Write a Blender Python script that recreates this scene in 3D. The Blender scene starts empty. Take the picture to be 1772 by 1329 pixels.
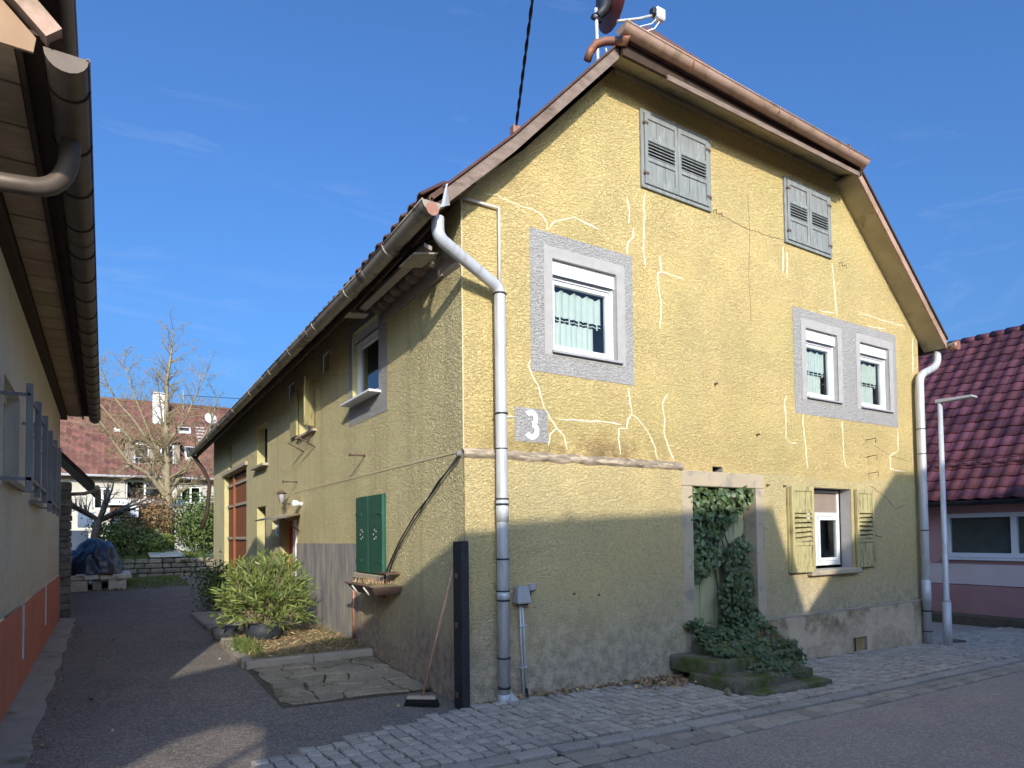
import bpy, bmesh, math, random
from math import radians, sin, cos, pi
from mathutils import Vector, Matrix, noise as mnoise
from mathutils.geometry import tessellate_polygon
random.seed(7)
R = random.Random(11)
sc = bpy.context.scene
col = sc.collection

# ------------------------------------------------------------ camera
CAM = Vector((-2.85556, -5.39356, 1.6))
yaw, pitch, roll = .560854, .0328882, .0119734
fwd = Vector((sin(yaw)*cos(pitch), cos(yaw)*cos(pitch), sin(pitch)))
rt = Vector((cos(yaw), -sin(yaw), 0)); dn = fwd.cross(rt)
r2 = rt*cos(roll)+dn*sin(roll); d2 = dn*cos(roll)-rt*sin(roll)
cd = bpy.data.cameras.new('camera'); cam = bpy.data.objects.new('camera', cd); col.objects.link(cam)
m = Matrix((r2, -d2, -fwd)).transposed().to_4x4(); m.translation = CAM
cam.matrix_world = m
cd.sensor_width = 36; cd.lens = 1123.96/1772*36
cd.shift_y = (887.66-664.5)/1772; cd.clip_end = 2000; cd.clip_start = .05
sc.camera = cam

# ------------------------------------------------------------ light
SUN = Vector((-.345, -1.0, .385)).normalized()          # direction towards the sun
elev = math.asin(SUN.z); az = math.atan2(SUN.x, SUN.y)
w = bpy.data.worlds.new('World'); sc.world = w; w.use_nodes = True
nt = w.node_tree; nt.nodes.clear()
sky = nt.nodes.new('ShaderNodeTexSky'); sky.sky_type = 'NISHITA'; sky.sun_disc = False
sky.sun_elevation = elev; sky.sun_rotation = az; sky.air_density = 1.15; sky.dust_density = 7.0; sky.ozone_density = 10.0; sky.altitude = 200
bg = nt.nodes.new('ShaderNodeBackground'); bg.inputs[1].default_value = .15
wo = nt.nodes.new('ShaderNodeOutputWorld')
tc = nt.nodes.new('ShaderNodeTexCoord'); mpg = nt.nodes.new('ShaderNodeMapping'); mpg.inputs['Scale'].default_value = (1.2, 3.0, 9.0); mpg.inputs['Rotation'].default_value = (0, .25, .3)
nt.links.new(tc.outputs['Generated'], mpg.inputs[0])
cn = nt.nodes.new('ShaderNodeTexNoise'); cn.inputs['Scale'].default_value = 1.6; cn.inputs['Detail'].default_value = 7; cn.inputs['Roughness'].default_value = .62; cn.inputs['Distortion'].default_value = .6
nt.links.new(mpg.outputs[0], cn.inputs['Vector'])
cr = nt.nodes.new('ShaderNodeMapRange'); cr.inputs[1].default_value = .60; cr.inputs[2].default_value = .85; cr.inputs[3].default_value = 0; cr.inputs[4].default_value = .16
nt.links.new(cn.outputs['Fac'], cr.inputs[0])
cm = nt.nodes.new('ShaderNodeMix'); cm.data_type = 'RGBA'; cm.inputs[7].default_value = (3.0, 3.4, 4.0, 1)
nt.links.new(cr.outputs[0], cm.inputs[0]); nt.links.new(sky.outputs[0], cm.inputs[6]); nt.links.new(cm.outputs[2], bg.inputs[0]); nt.links.new(bg.outputs[0], wo.inputs[0])
sd = bpy.data.lights.new('sun', 'SUN'); sd.energy = 2.45; sd.angle = radians(.55); sd.color = (1, .93, .82)
so = bpy.data.objects.new('sun', sd); col.objects.link(so)
so.rotation_euler = SUN.to_track_quat('Z', 'Y').to_euler()
sc.view_settings.view_transform = 'Standard'; sc.view_settings.look = 'None'
sc.view_settings.exposure = .86; sc.view_settings.gamma = 1; sc.view_settings.use_curve_mapping = False

# ------------------------------------------------------------ materials
def newmat(name):
    m = bpy.data.materials.new(name); m.use_nodes = True
    n = m.node_tree.nodes; b = n['Principled BSDF']
    return m, m.node_tree, b
def rgba(c): return (c[0], c[1], c[2], 1)
def ramp(nt, src, p0, p1, invert=False):
    mr = nt.nodes.new('ShaderNodeMapRange'); mr.clamp = True
    mr.inputs[1].default_value = p0; mr.inputs[2].default_value = p1
    if invert: mr.inputs[3].default_value = 1; mr.inputs[4].default_value = 0
    nt.links.new(src, mr.inputs[0]); return mr.outputs[0]
def mixc(nt, fac, a, b, mode='MIX'):
    mx = nt.nodes.new('ShaderNodeMix'); mx.data_type = 'RGBA'; mx.blend_type = mode
    for i, v in ((0, fac), (6, a), (7, b)):
        if hasattr(v, 'links') or isinstance(v, bpy.types.NodeSocket): nt.links.new(v, mx.inputs[i])
        elif i == 0: mx.inputs[0].default_value = v
        else: mx.inputs[i].default_value = rgba(v)
    return mx.outputs[2]
def math2(nt, op, a, b=None):
    mm = nt.nodes.new('ShaderNodeMath'); mm.operation = op
    for i, v in ((0, a), (1, b)):
        if v is None: continue
        if isinstance(v, bpy.types.NodeSocket): nt.links.new(v, mm.inputs[i])
        else: mm.inputs[i].default_value = v
    return mm.outputs[0]
def pos(nt, stretch=(1, 1, 1)):
    g = nt.nodes.new('ShaderNodeNewGeometry'); mp = nt.nodes.new('ShaderNodeMapping')
    mp.inputs['Scale'].default_value = stretch
    nt.links.new(g.outputs['Position'], mp.inputs[0]); return mp.outputs[0], g
def noise(nt, vec, scale, detail=4, rough=.55, dist=0):
    n = nt.nodes.new('ShaderNodeTexNoise'); n.inputs['Scale'].default_value = scale
    n.inputs['Detail'].default_value = detail; n.inputs['Roughness'].default_value = rough; n.inputs['Distortion'].default_value = dist
    nt.links.new(vec, n.inputs['Vector']); return n.outputs['Fac']
def bump(nt, b, h, strength, dist):
    bp = nt.nodes.new('ShaderNodeBump'); bp.inputs['Strength'].default_value = strength; bp.inputs['Distance'].default_value = dist
    nt.links.new(h, bp.inputs['Height']); nt.links.new(bp.outputs[0], b.inputs['Normal']); return bp
def rnd(nt, amt, c):
    g = nt.nodes.new('ShaderNodeNewGeometry'); o = nt.nodes.new('ShaderNodeObjectInfo')
    s = math2(nt, 'FRACT', math2(nt, 'ADD', g.outputs['Random Per Island'], o.outputs['Random']))
    v = math2(nt, 'ADD', math2(nt, 'MULTIPLY', s, 2*amt), 1-amt)
    h = nt.nodes.new('ShaderNodeHueSaturation'); nt.links.new(v, h.inputs['Value'])
    hv = math2(nt, 'ADD', math2(nt, 'MULTIPLY', math2(nt, 'FRACT', math2(nt, 'MULTIPLY', s, 7.3)), amt*.08), .5-amt*.04)
    nt.links.new(hv, h.inputs['Hue']); nt.links.new(c, h.inputs['Color']); return h.outputs[0]
def mat(name, c1, c2=None, scale=4, rough=.85, bs=60, bstr=.4, bd=.004, metal=0, c3=None, s3=2, t3=(.55, .65), stretch=(1, 1, 1), rand=0, spec=.3, detail=5, speck=0):
    m, nt, b = newmat(name)
    p, g = pos(nt, stretch)
    c2 = c2 or tuple(x*.8 for x in c1)
    c = mixc(nt, ramp(nt, noise(nt, p, scale, detail), .3, .7), c1, c2)
    if c3: c = mixc(nt, ramp(nt, noise(nt, p, s3, 6, .65), *t3), c, c3)
    if speck:
        for vs_, am in ((150, speck), (62, speck*.6)):
            vo = nt.nodes.new('ShaderNodeTexVoronoi'); vo.inputs['Scale'].default_value = vs_; nt.links.new(p, vo.inputs['Vector'])
            sx_ = nt.nodes.new('ShaderNodeSeparateColor'); nt.links.new(vo.outputs['Color'], sx_.inputs[0])
            c = mixc(nt, math2(nt, 'MULTIPLY', ramp(nt, sx_.outputs[0], .55, 1), am), c, tuple(x*.30 for x in c1))
            c = mixc(nt, math2(nt, 'MULTIPLY', ramp(nt, sx_.outputs[1], .70, 1), am), c, tuple(min(1, x*2.3) for x in c1))
    if rand: c = rnd(nt, rand, c)
    nt.links.new(c, b.inputs['Base Color'])
    b.inputs['Roughness'].default_value = rough; b.inputs['Metallic'].default_value = metal
    b.inputs['Specular IOR Level'].default_value = spec
    if bstr: bump(nt, b, noise(nt, p, bs, 3), bstr, bd)
    return m

def stucco(name, base, base2, dirt=True, pit=.4, stain=False, band=False, dst=.7, bs=26, bstr=1.0, bd=.012, streak=True, low=(.9, .1), dirt_shade_c=(.20, .165, .13), dmax=.8, side=False):
    m, nt, b = newmat(name)
    p, g = pos(nt)
    sp = nt.nodes.new('ShaderNodeSeparateXYZ'); nt.links.new(g.outputs['Position'], sp.inputs[0])
    c = mixc(nt, ramp(nt, noise(nt, p, .7, 5, .6), .35, .65), base, base2)
    c = mixc(nt, math2(nt, 'MULTIPLY', ramp(nt, noise(nt, p, 5, 5, .7), .5, .75), .35), c, tuple(x*.72 for x in base))
    # pits painted darker, putting relief shade into the colour
    pst, _ = pos(nt, (1, 1, 1.9))
    h1 = noise(nt, pst, bs, 3, .6, dst); h2 = noise(nt, p, bs*3.2, 2)
    h = math2(nt, 'ADD', ramp(nt, h1, .36, .66), math2(nt, 'MULTIPLY', h2, .22))
    h = math2(nt, 'MULTIPLY', h, math2(nt, 'ADD', math2(nt, 'MULTIPLY', ramp(nt, noise(nt, p, 1.4, 4, .6), .38, .62), .30), .82))
    c = mixc(nt, math2(nt, 'MULTIPLY', ramp(nt, h1, .51, .39), pit), c, tuple(x*.5 for x in base))
    if streak:
        ps, _ = pos(nt, (5, 5, .22))
        st = ramp(nt, noise(nt, ps, 1.0, 5, .6), .50, .72)
        c = mixc(nt, math2(nt, 'MULTIPLY', st, .28 if side else .16), c, (.44, .33, .16) if side else tuple(x*.7 for x in base2))
        ps2, _ = pos(nt, (3.1, 3.1, .12))
        st = ramp(nt, noise(nt, ps2, 1.3, 4, .6), .58, .75)
        c = mixc(nt, math2(nt, 'MULTIPLY', st, .18 if side else .1), c, (.72, .68, .5))
    if dirt:
        zz = math2(nt, 'ADD', sp.outputs['Z'], math2(nt, 'MULTIPLY', noise(nt, p, 1.6, 6, .65), -1.1))
        f = math2(nt, 'MULTIPLY', ramp(nt, zz, low[0]-.55, low[1]-.55), dmax)
        c = mixc(nt, f, c, mixc(nt, ramp(nt, noise(nt, p, 9, 5, .7), .4, .62), dirt_shade_c, tuple(min(1, x*1.9) for x in dirt_shade_c)))
    if band:
        bf = math2(nt, 'MULTIPLY', ramp(nt, math2(nt, 'ADD', sp.outputs['Z'], math2(nt, 'MULTIPLY', noise(nt, p, 2.2, 5, .6), .55)), .42, .62), ramp(nt, noise(nt, p, 5, 5, .7), .35, .6))
        c = mixc(nt, math2(nt, 'MULTIPLY', bf, .85), c, (.20, .16, .09))
        c = mixc(nt, math2(nt, 'MULTIPLY', ramp(nt, noise(nt, p, 1.7, 3, .5), .52, .56), .5), c, (.72, .58, .42))
    if stain:
        zf = math2(nt, 'MULTIPLY', ramp(nt, sp.outputs['Z'], 2.85, 2.40), ramp(nt, sp.outputs['Z'], 2.36, 2.40))
        xf = math2(nt, 'MULTIPLY', ramp(nt, sp.outputs['X'], 2.9, 2.3), ramp(nt, sp.outputs['X'], .1, .6))
        sf = math2(nt, 'MULTIPLY', math2(nt, 'MULTIPLY', zf, xf), ramp(nt, noise(nt, p, 3.4, 6, .7), .42, .60))
        c = mixc(nt, math2(nt, 'MULTIPLY', sf, .85), c, (.24, .15, .07))
        fz = math2(nt, 'MULTIPLY', ramp(nt, noise(nt, p, .9, 4, .6), .45, .65), .35)
        c = mixc(nt, fz, c, (.60, .52, .20))
    nt.links.new(c, b.inputs['Base Color']); b.inputs['Roughness'].default_value = .95; b.inputs['Specular IOR Level'].default_value = .15
    bump(nt, b, h, bstr, bd)
    return m

M = {}
M['front'] = stucco('yellow_stucco', (.80, .595, .255), (.74, .575, .26), bd=.014, bs=27, dst=1.1, pit=.50, stain=True, low=(.75, .0), dmax=.55)
M['front_low'] = stucco('yellow_lower_stucco', (.75, .59, .28), (.69, .575, .30), bs=30, dst=1.0, bd=.012, pit=.5, low=(1.15, .15), dmax=.85, dirt_shade_c=(.38, .33, .26))  # low grey: cement patches, extended upward to paint in the greyness of the shade
M['side'] = stucco('olive_side_stucco', (.90, .765, .40), (.86, .74, .39), bs=22, bstr=1, bd=.022, side=True, pit=.32, dst=1.1, low=(1.1, .35), dmax=.85, dirt_shade_c=(.36, .27, .215))
M['plinth_r'] = stucco('weathered_plinth', (.68, .53, .36), (.52, .43, .31), bs=14, bstr=.5, bd=.008, streak=False, low=(1.0, .55), dmax=.4, dirt_shade_c=(.30, .25, .17), band=True)
M['greypaint'] = stucco('grey_surround_stucco', (.44, .42, .395), (.48, .46, .425), bs=28, bd=.012, dirt=False, bstr=1, pit=.35, streak=False)
M['greyplinth'] = mat('grey_streaked_plaster', (.17, .17, .18), (.34, .32, .28), 2.2, .9, 40, .5, .006, c3=(.50, .44, .33), s3=1.6, t3=(.42, .7), stretch=(3, 3, .6))
M['reveal'] = mat('reveal_plaster', (.45, .425, .395), (.38, .36, .335), 8, .9, 60, .6, .005)
M['reveal_y'] = mat('reveal_yellow', (.60, .54, .26), (.5, .44, .2), 5)
M['sandstone'] = mat('sandstone', (.50, .41, .28), (.43, .355, .25), 3, .9, 50, .5, .006, c3=(.32, .28, .22), s3=4)
M['white'] = mat('white_plastic', (.82, .83, .84), (.78, .79, .80), 6, .4, bstr=0)
M['whitewood'] = mat('white_painted_wood', (.78, .78, .74), (.66, .66, .62), 12, .6, 60, .2)
M['curtain'] = mat('curtain', (.93, .92, .82), (.84, .85, .74), 9, .9, 30, .2)
M['dark'] = mat('dark_interior', (.02, .02, .02), (.03, .03, .03), 3, .9, bstr=0)
M['room'] = mat('room_wall', (.22, .22, .2), (.14, .14, .13), 3, .9, bstr=0)
M['brownpanel'] = mat('brown_board', (.34, .27, .21), (.27, .21, .17), 4, .8)
M['zinc'] = mat('painted_zinc', (.62, .63, .64), (.54, .56, .58), 3, .45, 40, .08, .002, metal=.15, c3=(.38, .37, .34), s3=5, t3=(.52, .74), stretch=(2.5, 2.5, .5), spec=.5)
M['zinc_d'] = mat('old_zinc', (.32, .28, .22), (.42, .37, .29), 5, .6, 40, .2, .003, metal=.3, c3=(.10, .09, .07), s3=3)
M['copper'] = mat('copper', (.52, .24, .15), (.38, .20, .14), 6, .45, 50, .2, .003, metal=.5, c3=(.62, .48, .36), s3=5, t3=(.55, .68))
M['copper_pale'] = mat('weathered_pink_gutter', (.52, .34, .26), (.42, .27, .19), 5, .6, 50, .2, .003, metal=.15, c3=(.25, .18, .10), s3=4, t3=(.5, .68))
M['verge'] = mat('verge_board_wood', (.29, .215, .17), (.17, .12, .09), 5, .8, 30, .5, .005, c3=(.10, .07, .05), s3=2.2, t3=(.55, .7), stretch=(1, 1, 3))
M['soffit'] = mat('soffit_board', (.46, .39, .24), (.38, .31, .18), 3, .85, 40, .4, .004, c3=(.16, .12, .07), s3=4, t3=(.56, .72))
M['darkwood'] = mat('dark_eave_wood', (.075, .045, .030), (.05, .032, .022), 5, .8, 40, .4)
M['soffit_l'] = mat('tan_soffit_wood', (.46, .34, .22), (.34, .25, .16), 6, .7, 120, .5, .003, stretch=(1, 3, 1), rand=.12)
M['tanboard'] = mat('tan_verge_board', (.42, .27, .16), (.34, .21, .12), 4, .8)
M['guard'] = mat('dull_grey_metal', (.24, .24, .25), (.30, .30, .30), 5, .6, 30, .2)
M['nestboard'] = mat('aged_white_board', (.44, .39, .32), (.36, .31, .25), 6, .8)
M['gutter_l'] = mat('brown_gutter', (.11, .085, .065), (.16, .125, .095), 5, .5, 40, .2, .003, metal=.3)
M['greyshut'] = mat('grey_weathered_shutter', (.27, .28, .26), (.20, .21, .20), 8, .85, 60, .5, .004, c3=(.38, .38, .36), s3=9, t3=(.55, .7), stretch=(3, 3, .5))
M['yellshut'] = mat('yellow_weathered_shutter', (.52, .46, .22), (.38, .32, .15), 7, .85, 60, .6, .005, c3=(.20, .16, .09), s3=7, t3=(.52, .66), stretch=(4, 4, .6))
M['greenshut'] = mat('green_painted_wood', (.035, .12, .075), (.025, .09, .058), 5, .5, 60, .3, .003, stretch=(3, 3, .5))
M['barn'] = mat('brown_barn_wood', (.30, .105, .04), (.22, .075, .03), 4, .7, 50, .5, .004, stretch=(6, 6, .5))
M['red'] = mat('red_paint', (.62, .035, .02), (.5, .03, .02), 5, .5)
M['doorpaint'] = mat('pale_green_door', (.46, .46, .27), (.38, .38, .22), 4, .75, 50, .3, .003, c3=(.25, .24, .15), s3=3, stretch=(3, 3, .6))
M['metal_d'] = mat('dark_steel', (.035, .037, .045), (.05, .05, .058), 5, .5, metal=.3)
M['iron'] = mat('rusty_iron', (.10, .075, .06), (.17, .10, .07), 9, .8, metal=.2)
M['white_line'] = mat('filler_line', (.90, .83, .64), (.80, .68, .42), 14, .9)
M['faint_line'] = mat('faint_line', (.66, .54, .32), (.58, .48, .28), 9, .9)
M['dark_line'] = mat('dark_crack', (.18, .14, .09), (.14, .1, .07), 9, .9)
M['number'] = mat('white_number', (.85, .85, .84), (.8, .8, .8), 9, .8)
M['mould'] = mat('stained_moulding', (.46, .38, .26), (.17, .13, .10), 7, .95, 40, .8, .01, c3=(.60, .48, .34), s3=6, t3=(.5, .6), stretch=(1, 1, 4))
M['granite'] = mat('granite', (.50, .44, .36), (.36, .32, .27), 60, .8, 120, .5, .003, rand=.17)
M['kerb'] = mat('kerb_granite', (.42, .38, .32), (.30, .275, .24), 50, .8, 80, .5, .004, rand=.15)
M['joint'] = mat('joint_sand', (.022, .02, .015), (.04, .042, .02), 9, .95, 90, .5, .01)
M['gutterstone'] = mat('gutter_stone', (.40, .35, .28), (.30, .265, .21), 40, .85, 60, .6, .006, rand=.2)
M['asphalt'] = mat('street_asphalt', (.37, .32, .27), (.31, .265, .23), 1.2, .9, 260, .8, .004, c3=(.40, .31, .26), s3=.8, speck=.45)
M['drive'] = mat('driveway_asphalt', (.245, .205, .17), (.185, .16, .135), 1.5, .92, 240, .9, .005, c3=(.31, .24, .19), s3=2.3, t3=(.46, .72), speck=.65)
M['concrete'] = mat('rough_concrete', (.44, .38, .30), (.33, .29, .235), 3, .92, 60, .8, .01, c3=(.19, .18, .12), s3=2.2)
M['flag'] = mat('flagstone', (.44, .355, .255), (.31, .255, .18), 5, .92, 30, .8, .012, c3=(.14, .15, .07), s3=3, t3=(.55, .7), rand=.15)
M['soil'] = mat('soil_moss', (.045, .038, .025), (.05, .07, .022), 4, 1, 40, 1, .03)
M['bedsoil'] = mat('leafy_bed_soil', (.40, .30, .18), (.22, .18, .09), 8, 1, 60, 1, .03, c3=(.18, .20, .07), s3=3)
M['bedsoil2'] = mat('earthy_joint', (.17, .14, .10), (.11, .095, .06), 9, 1, 60, 1, .02)
M['mossstone'] = mat('mossy_step_stone', (.16, .14, .10), (.22, .19, .14), 4, .95, 35, .9, .02, c3=(.09, .11, .025), s3=2.6, t3=(.45, .6))
M['stone'] = mat('rubble_stone', (.30, .26, .20), (.19, .165, .125), 6, .95, 30, .8, .02, c3=(.05, .065, .02), s3=4, rand=.3)
M['grass'] = mat('lawn', (.05, .075, .018), (.035, .05, .012), 2, 1, 80, 1, .03, c3=(.10, .10, .03), s3=1)
M['blade'] = mat('grass_blade', (.10, .16, .035), (.16, .17, .05), 3, .8, bstr=0, rand=.35)
M['lwall'] = stucco('cream_render', (.86, .80, .67), (.78, .73, .61), bs=70, bstr=.8, bd=.004, pit=.1, low=(1.75, 1.15), dmax=.35, dirt_shade_c=(.50, .40, .27))
M['lplinth'] = mat('terracotta_plinth', (.72, .25, .16), (.60, .21, .14), 2, .9, 160, .7, .004)
M['rtile'] = mat('plum_roof_tile', (.135, .046, .056), (.09, .032, .040), 5, .42, 40, .2, .004, rand=.34, spec=.5)
M['rwall'] = mat('pink_wall', (.58, .33, .31), (.54, .30, .29), 2, .95, 60, .8, .006)
M['rwall2'] = mat('pale_pink_band', (.78, .66, .63), (.72, .6, .58), 2, .95, 60, .6, .004)
M['rplinth'] = mat('rose_plinth', (.52, .29, .27), (.44, .24, .235), 2, .95, 50, .8, .006)
M['rofftile'] = mat('brown_roof_tile', (.15, .075, .055), (.10, .05, .038), 8, .85, 40, .4, .01, rand=.25)
M['bgtile'] = mat('red_brown_tile', (.21, .095, .068), (.12, .06, .048), 3, .85, 40, .4, .01, rand=.3)
M['bgwall'] = mat('pale_house_wall', (.54, .50, .42), (.46, .43, .36), 2, .95)
M['brick'] = mat('brown_brick', (.15, .07, .045), (.10, .05, .035), 6, .95, rand=.3)
M['bark'] = mat('pale_bark', (.34, .28, .17), (.22, .18, .11), 12, .95, 40, .5)
M['twig'] = mat('golden_twig', (.42, .32, .15), (.30, .22, .11), 12, .95, bstr=0)
M['bark_d'] = mat('dark_bark', (.07, .06, .05), (.11, .09, .07), 12, .95, bstr=0)
M['ivy'] = mat('ivy_leaf', (.05, .085, .028), (.085, .125, .04), 14, .45, bstr=0, rand=.4, spec=.5)
M['olean'] = mat('oleander_leaf', (.22, .27, .06), (.10, .15, .04), 6, .5, bstr=0, rand=.35, spec=.4)
M['hedge'] = mat('hedge_leaf', (.075, .12, .03), (.11, .15, .04), 3, .7, bstr=0, rand=.4)
M['orange'] = mat('copper_beech_leaf', (.34, .19, .085), (.20, .13, .06), 3, .8, bstr=0, rand=.35)
M['deadleaf'] = mat('dead_leaf', (.34, .22, .12), (.46, .33, .19), 9, .9, bstr=0, rand=.5)
M['pot'] = mat('black_plastic_pot', (.030, .036, .045), (.04, .045, .055), 5, .6)
M['tarp'] = mat('blue_grey_tarpaulin', (.045, .06, .095), (.035, .045, .07), 3, .32, 30, .3, .01, spec=.6)
M['clay'] = mat('clay_nest', (.22, .18, .14), (.16, .13, .10), 14, .95, 50, .8, .01)
M['cable'] = mat('black_cable', (.02, .02, .02), (.03, .03, .03), 5, .7, bstr=0)
M['bristle'] = mat('black_bristles', (.012, .012, .012), (.02, .02, .02), 20, .9)
M['stick'] = mat('broom_wood', (.52, .32, .20), (.42, .24, .15), 8, .6)
M['limb'] = mat('pale_wood', (.50, .42, .30), (.4, .33, .24), 9, .8)
M['greybox'] = mat('grey_plastic', (.42, .41, .42), (.36, .35, .36), 6, .5)
M['dish'] = mat('red_brown_dish', (.28, .07, .05), (.2, .06, .04), 6, .5)
M['sink'] = mat('brown_trough', (.16, .10, .075), (.22, .15, .11), 9, .8)
def glassmat():
    m, nt, b = newmat('window_glass'); nt.nodes.remove(b)
    out = [n for n in nt.nodes if n.type == 'OUTPUT_MATERIAL'][0]
    t = nt.nodes.new('ShaderNodeBsdfTransparent'); t.inputs[0].default_value = (.82, .86, .86, 1)
    g = nt.nodes.new('ShaderNodeBsdfGlossy'); g.inputs['Roughness'].default_value = .02
    f = nt.nodes.new('ShaderNodeLayerWeight'); f.inputs[0].default_value = .5
    ff = math2(nt, 'ADD', math2(nt, 'MULTIPLY', math2(nt, 'POWER', f.outputs['Facing'], 4.0), .6), .05)
    mx = nt.nodes.new('ShaderNodeMixShader'); nt.links.new(ff, mx.inputs[0]); nt.links.new(t.outputs[0], mx.inputs[1]); nt.links.new(g.outputs[0], mx.inputs[2])
    nt.links.new(mx.outputs[0], out.inputs[0]); return m
M['glass'] = glassmat()

# ------------------------------------------------------------ mesh helpers
class MB:
    def __init__(s): s.v = []; s.f = []; s.sm = []
    def add(s, vs, fs, smooth=False):
        n = len(s.v); s.v += [tuple(x) for x in vs]
        for f in fs: s.f.append(tuple(i+n for i in f)); s.sm.append(smooth)
        return s
    def box(s, a, b, map=None):
        x0, x1 = sorted((a[0], b[0])); y0, y1 = sorted((a[1], b[1])); z0, z1 = sorted((a[2], b[2]))
        vs = [(x0,y0,z0),(x1,y0,z0),(x1,y1,z0),(x0,y1,z0),(x0,y0,z1),(x1,y0,z1),(x1,y1,z1),(x0,y1,z1)]
        if map: vs = [map(*v) for v in vs]
        return s.add(vs, [(0,3,2,1),(4,5,6,7),(0,1,5,4),(1,2,6,5),(2,3,7,6),(3,0,4,7)])
    def hexa(s, vs):   # 8 corners, bottom 4 then top 4
        return s.add(vs, [(0,3,2,1),(4,5,6,7),(0,1,5,4),(1,2,6,5),(2,3,7,6),(3,0,4,7)])
    def tube(s, pts, r, n=8, caps=True, smooth=True):
        pts = [Vector(p) for p in pts]; rs = r if isinstance(r, (list, tuple)) else [r]*len(pts)
        vs = []; up = None
        for i, p in enumerate(pts):
            d = (pts[min(i+1, len(pts)-1)]-pts[max(i-1, 0)]).normalized()
            if up is None:
                up = d.orthogonal().normalized()
            up = (up-d*up.dot(d));
            if up.length < 1e-6: up = d.orthogonal()
            up.normalize(); sd_ = d.cross(up)
            for k in range(n):
                a = 2*pi*k/n; vs.append(p+(up*cos(a)+sd_*sin(a))*rs[i])
        fs = []
        for i in range(len(pts)-1):
            for k in range(n):
                a, b = i*n+k, i*n+(k+1) % n; fs.append((a, b, b+n, a+n))
        s.add(vs, fs, smooth)
        if caps and n > 2:
            N = len(s.v)-len(vs)
            s.f.append(tuple(N+k for k in reversed(range(n)))); s.sm.append(False)
            s.f.append(tuple(N+(len(pts)-1)*n+k for k in range(n))); s.sm.append(False)
        return s
    def prism(s, poly, ext):   # poly list of 3-D points (planar), extruded by vector ext
        n = len(poly); e = Vector(ext)
        vs = [Vector(p) for p in poly]; vs += [v+e for v in vs]
        s.add(vs, [tuple(range(n)), tuple(reversed(range(n, 2*n)))]+[(i, (i+1) % n, n+(i+1) % n, n+i) for i in range(n)])
        return s
    def build(s, name, mt, parent=None, bevel=0, fix=True, seg=1, **props):
        me = bpy.data.meshes.new(name); me.from_pydata(s.v, [], s.f); me.polygons.foreach_set('use_smooth', s.sm)
        if fix or bevel:
            bm = bmesh.new(); bm.from_mesh(me)
            if fix: bmesh.ops.recalc_face_normals(bm, faces=bm.faces)
            if bevel: bmesh.ops.bevel(bm, geom=[e for e in bm.edges if not e.is_boundary], offset=bevel, segments=seg, affect='EDGES', profile=.5)
            bm.to_mesh(me); bm.free()
        me.materials.append(mt); me.update()
        o = bpy.data.objects.new(name, me); col.objects.link(o)
        if parent: o.parent = parent
        for k, v in props.items(): o[k] = v
        return o
def link(name, me, parent=None, loc=(0, 0, 0), rot=None):
    o = bpy.data.objects.new(name, me); col.objects.link(o); o.location = loc
    if rot: o.rotation_euler = rot
    if parent: o.parent = parent
    return o
def thing(name, label, cat, group=None):
    o = bpy.data.objects.new(name, None); col.objects.link(o); o.empty_display_size = .2
    o['label'] = label; o['category'] = cat
    if group: o['group'] = group
    return o
def box(name, mt, parent, a, b, bevel=0, map=None, **p): return MB().box(a, b, map).build(name, mt, parent, bevel, **p)
def tube(name, mt, parent, pts, r, n=8, **p): return MB().tube(pts, r, n).build(name, mt, parent, **p)
def lerp(a, b, t): return a+(b-a)*t
def pl(x, xs, ys):
    if x <= xs[0]: return ys[0]
    for i in range(len(xs)-1):
        if x <= xs[i+1]: return lerp(ys[i], ys[i+1], (x-xs[i])/(xs[i+1]-xs[i]))
    return ys[-1]
def g(x, y):
    zs = -.031*x if x > 0 else -.035*x
    zs = max(-1.2, min(.5, zs))
    if y <= 0: return zs
    if x > 0:
        return zs
    zh = pl(y, (0, 1, 3, 5, 10, 15, 17.5, 19, 24, 40), (0, .03, .13, .17, .25, .38, .45, .95, 1.1, 1.3))
    zl = pl(y, (0, 10, 15, 17.5, 19, 24, 40), (.122, .12, .33, .42, .95, 1.1, 1.3))
    return lerp(zh, zl, min(1, max(0, -x/3.5)))
def sheet(name, mt, x0, x1, y0, y1, dz, step=.4, inside=None, **p):
    nx = max(1, int((x1-x0)/step)); ny = max(1, int((y1-y0)/step)); mb = MB()
    vs = []
    for j in range(ny+1):
        for i in range(nx+1):
            x = lerp(x0, x1, i/nx); y = lerp(y0, y1, j/ny); vs.append((x, y, g(x, y)+dz))
    fs = []
    for j in range(ny):
        for i in range(nx):
            cx, cy = lerp(x0, x1, (i+.5)/nx), lerp(y0, y1, (j+.5)/ny)
            if inside is None or inside(cx, cy): a = j*(nx+1)+i; fs.append((a, a+1, a+nx+2, a+nx+1))
    mb.add(vs, fs, True); return mb.build(name, mt, None, fix=False, kind='structure', **p)
def wall(outer, holes, map, depth, name, mt, parent, rev=None, revmat=None, **p):
    """flat wall face with real openings; outer/holes as (u,z) lists; map(u,d,z); reveals of given depth"""
    loops = [[Vector((u, z, 0)) for u, z in outer]]+[[Vector((u, z, 0)) for u, z in h] for h in holes]
    tris = tessellate_polygon(loops); flat = [q for l in loops for q in l]
    mb = MB(); mb.add([map(q.x, 0, q.y) for q in flat], [tuple(t) for t in tris])
    o = mb.build(name, mt, parent, fix=False, **p)
    for h in holes:
        rb = MB(); n = len(h)
        for i in range(n):
            a, b = h[i], h[(i+1) % n]
            rb.add([map(a[0], .001, a[1]), map(b[0], .001, b[1]), map(b[0], depth, b[1]), map(a[0], depth, a[1])], [(0, 1, 2, 3)])
        if depth: rb.build('reveal', revmat or mt, parent, fix=False)
    return o
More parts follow.
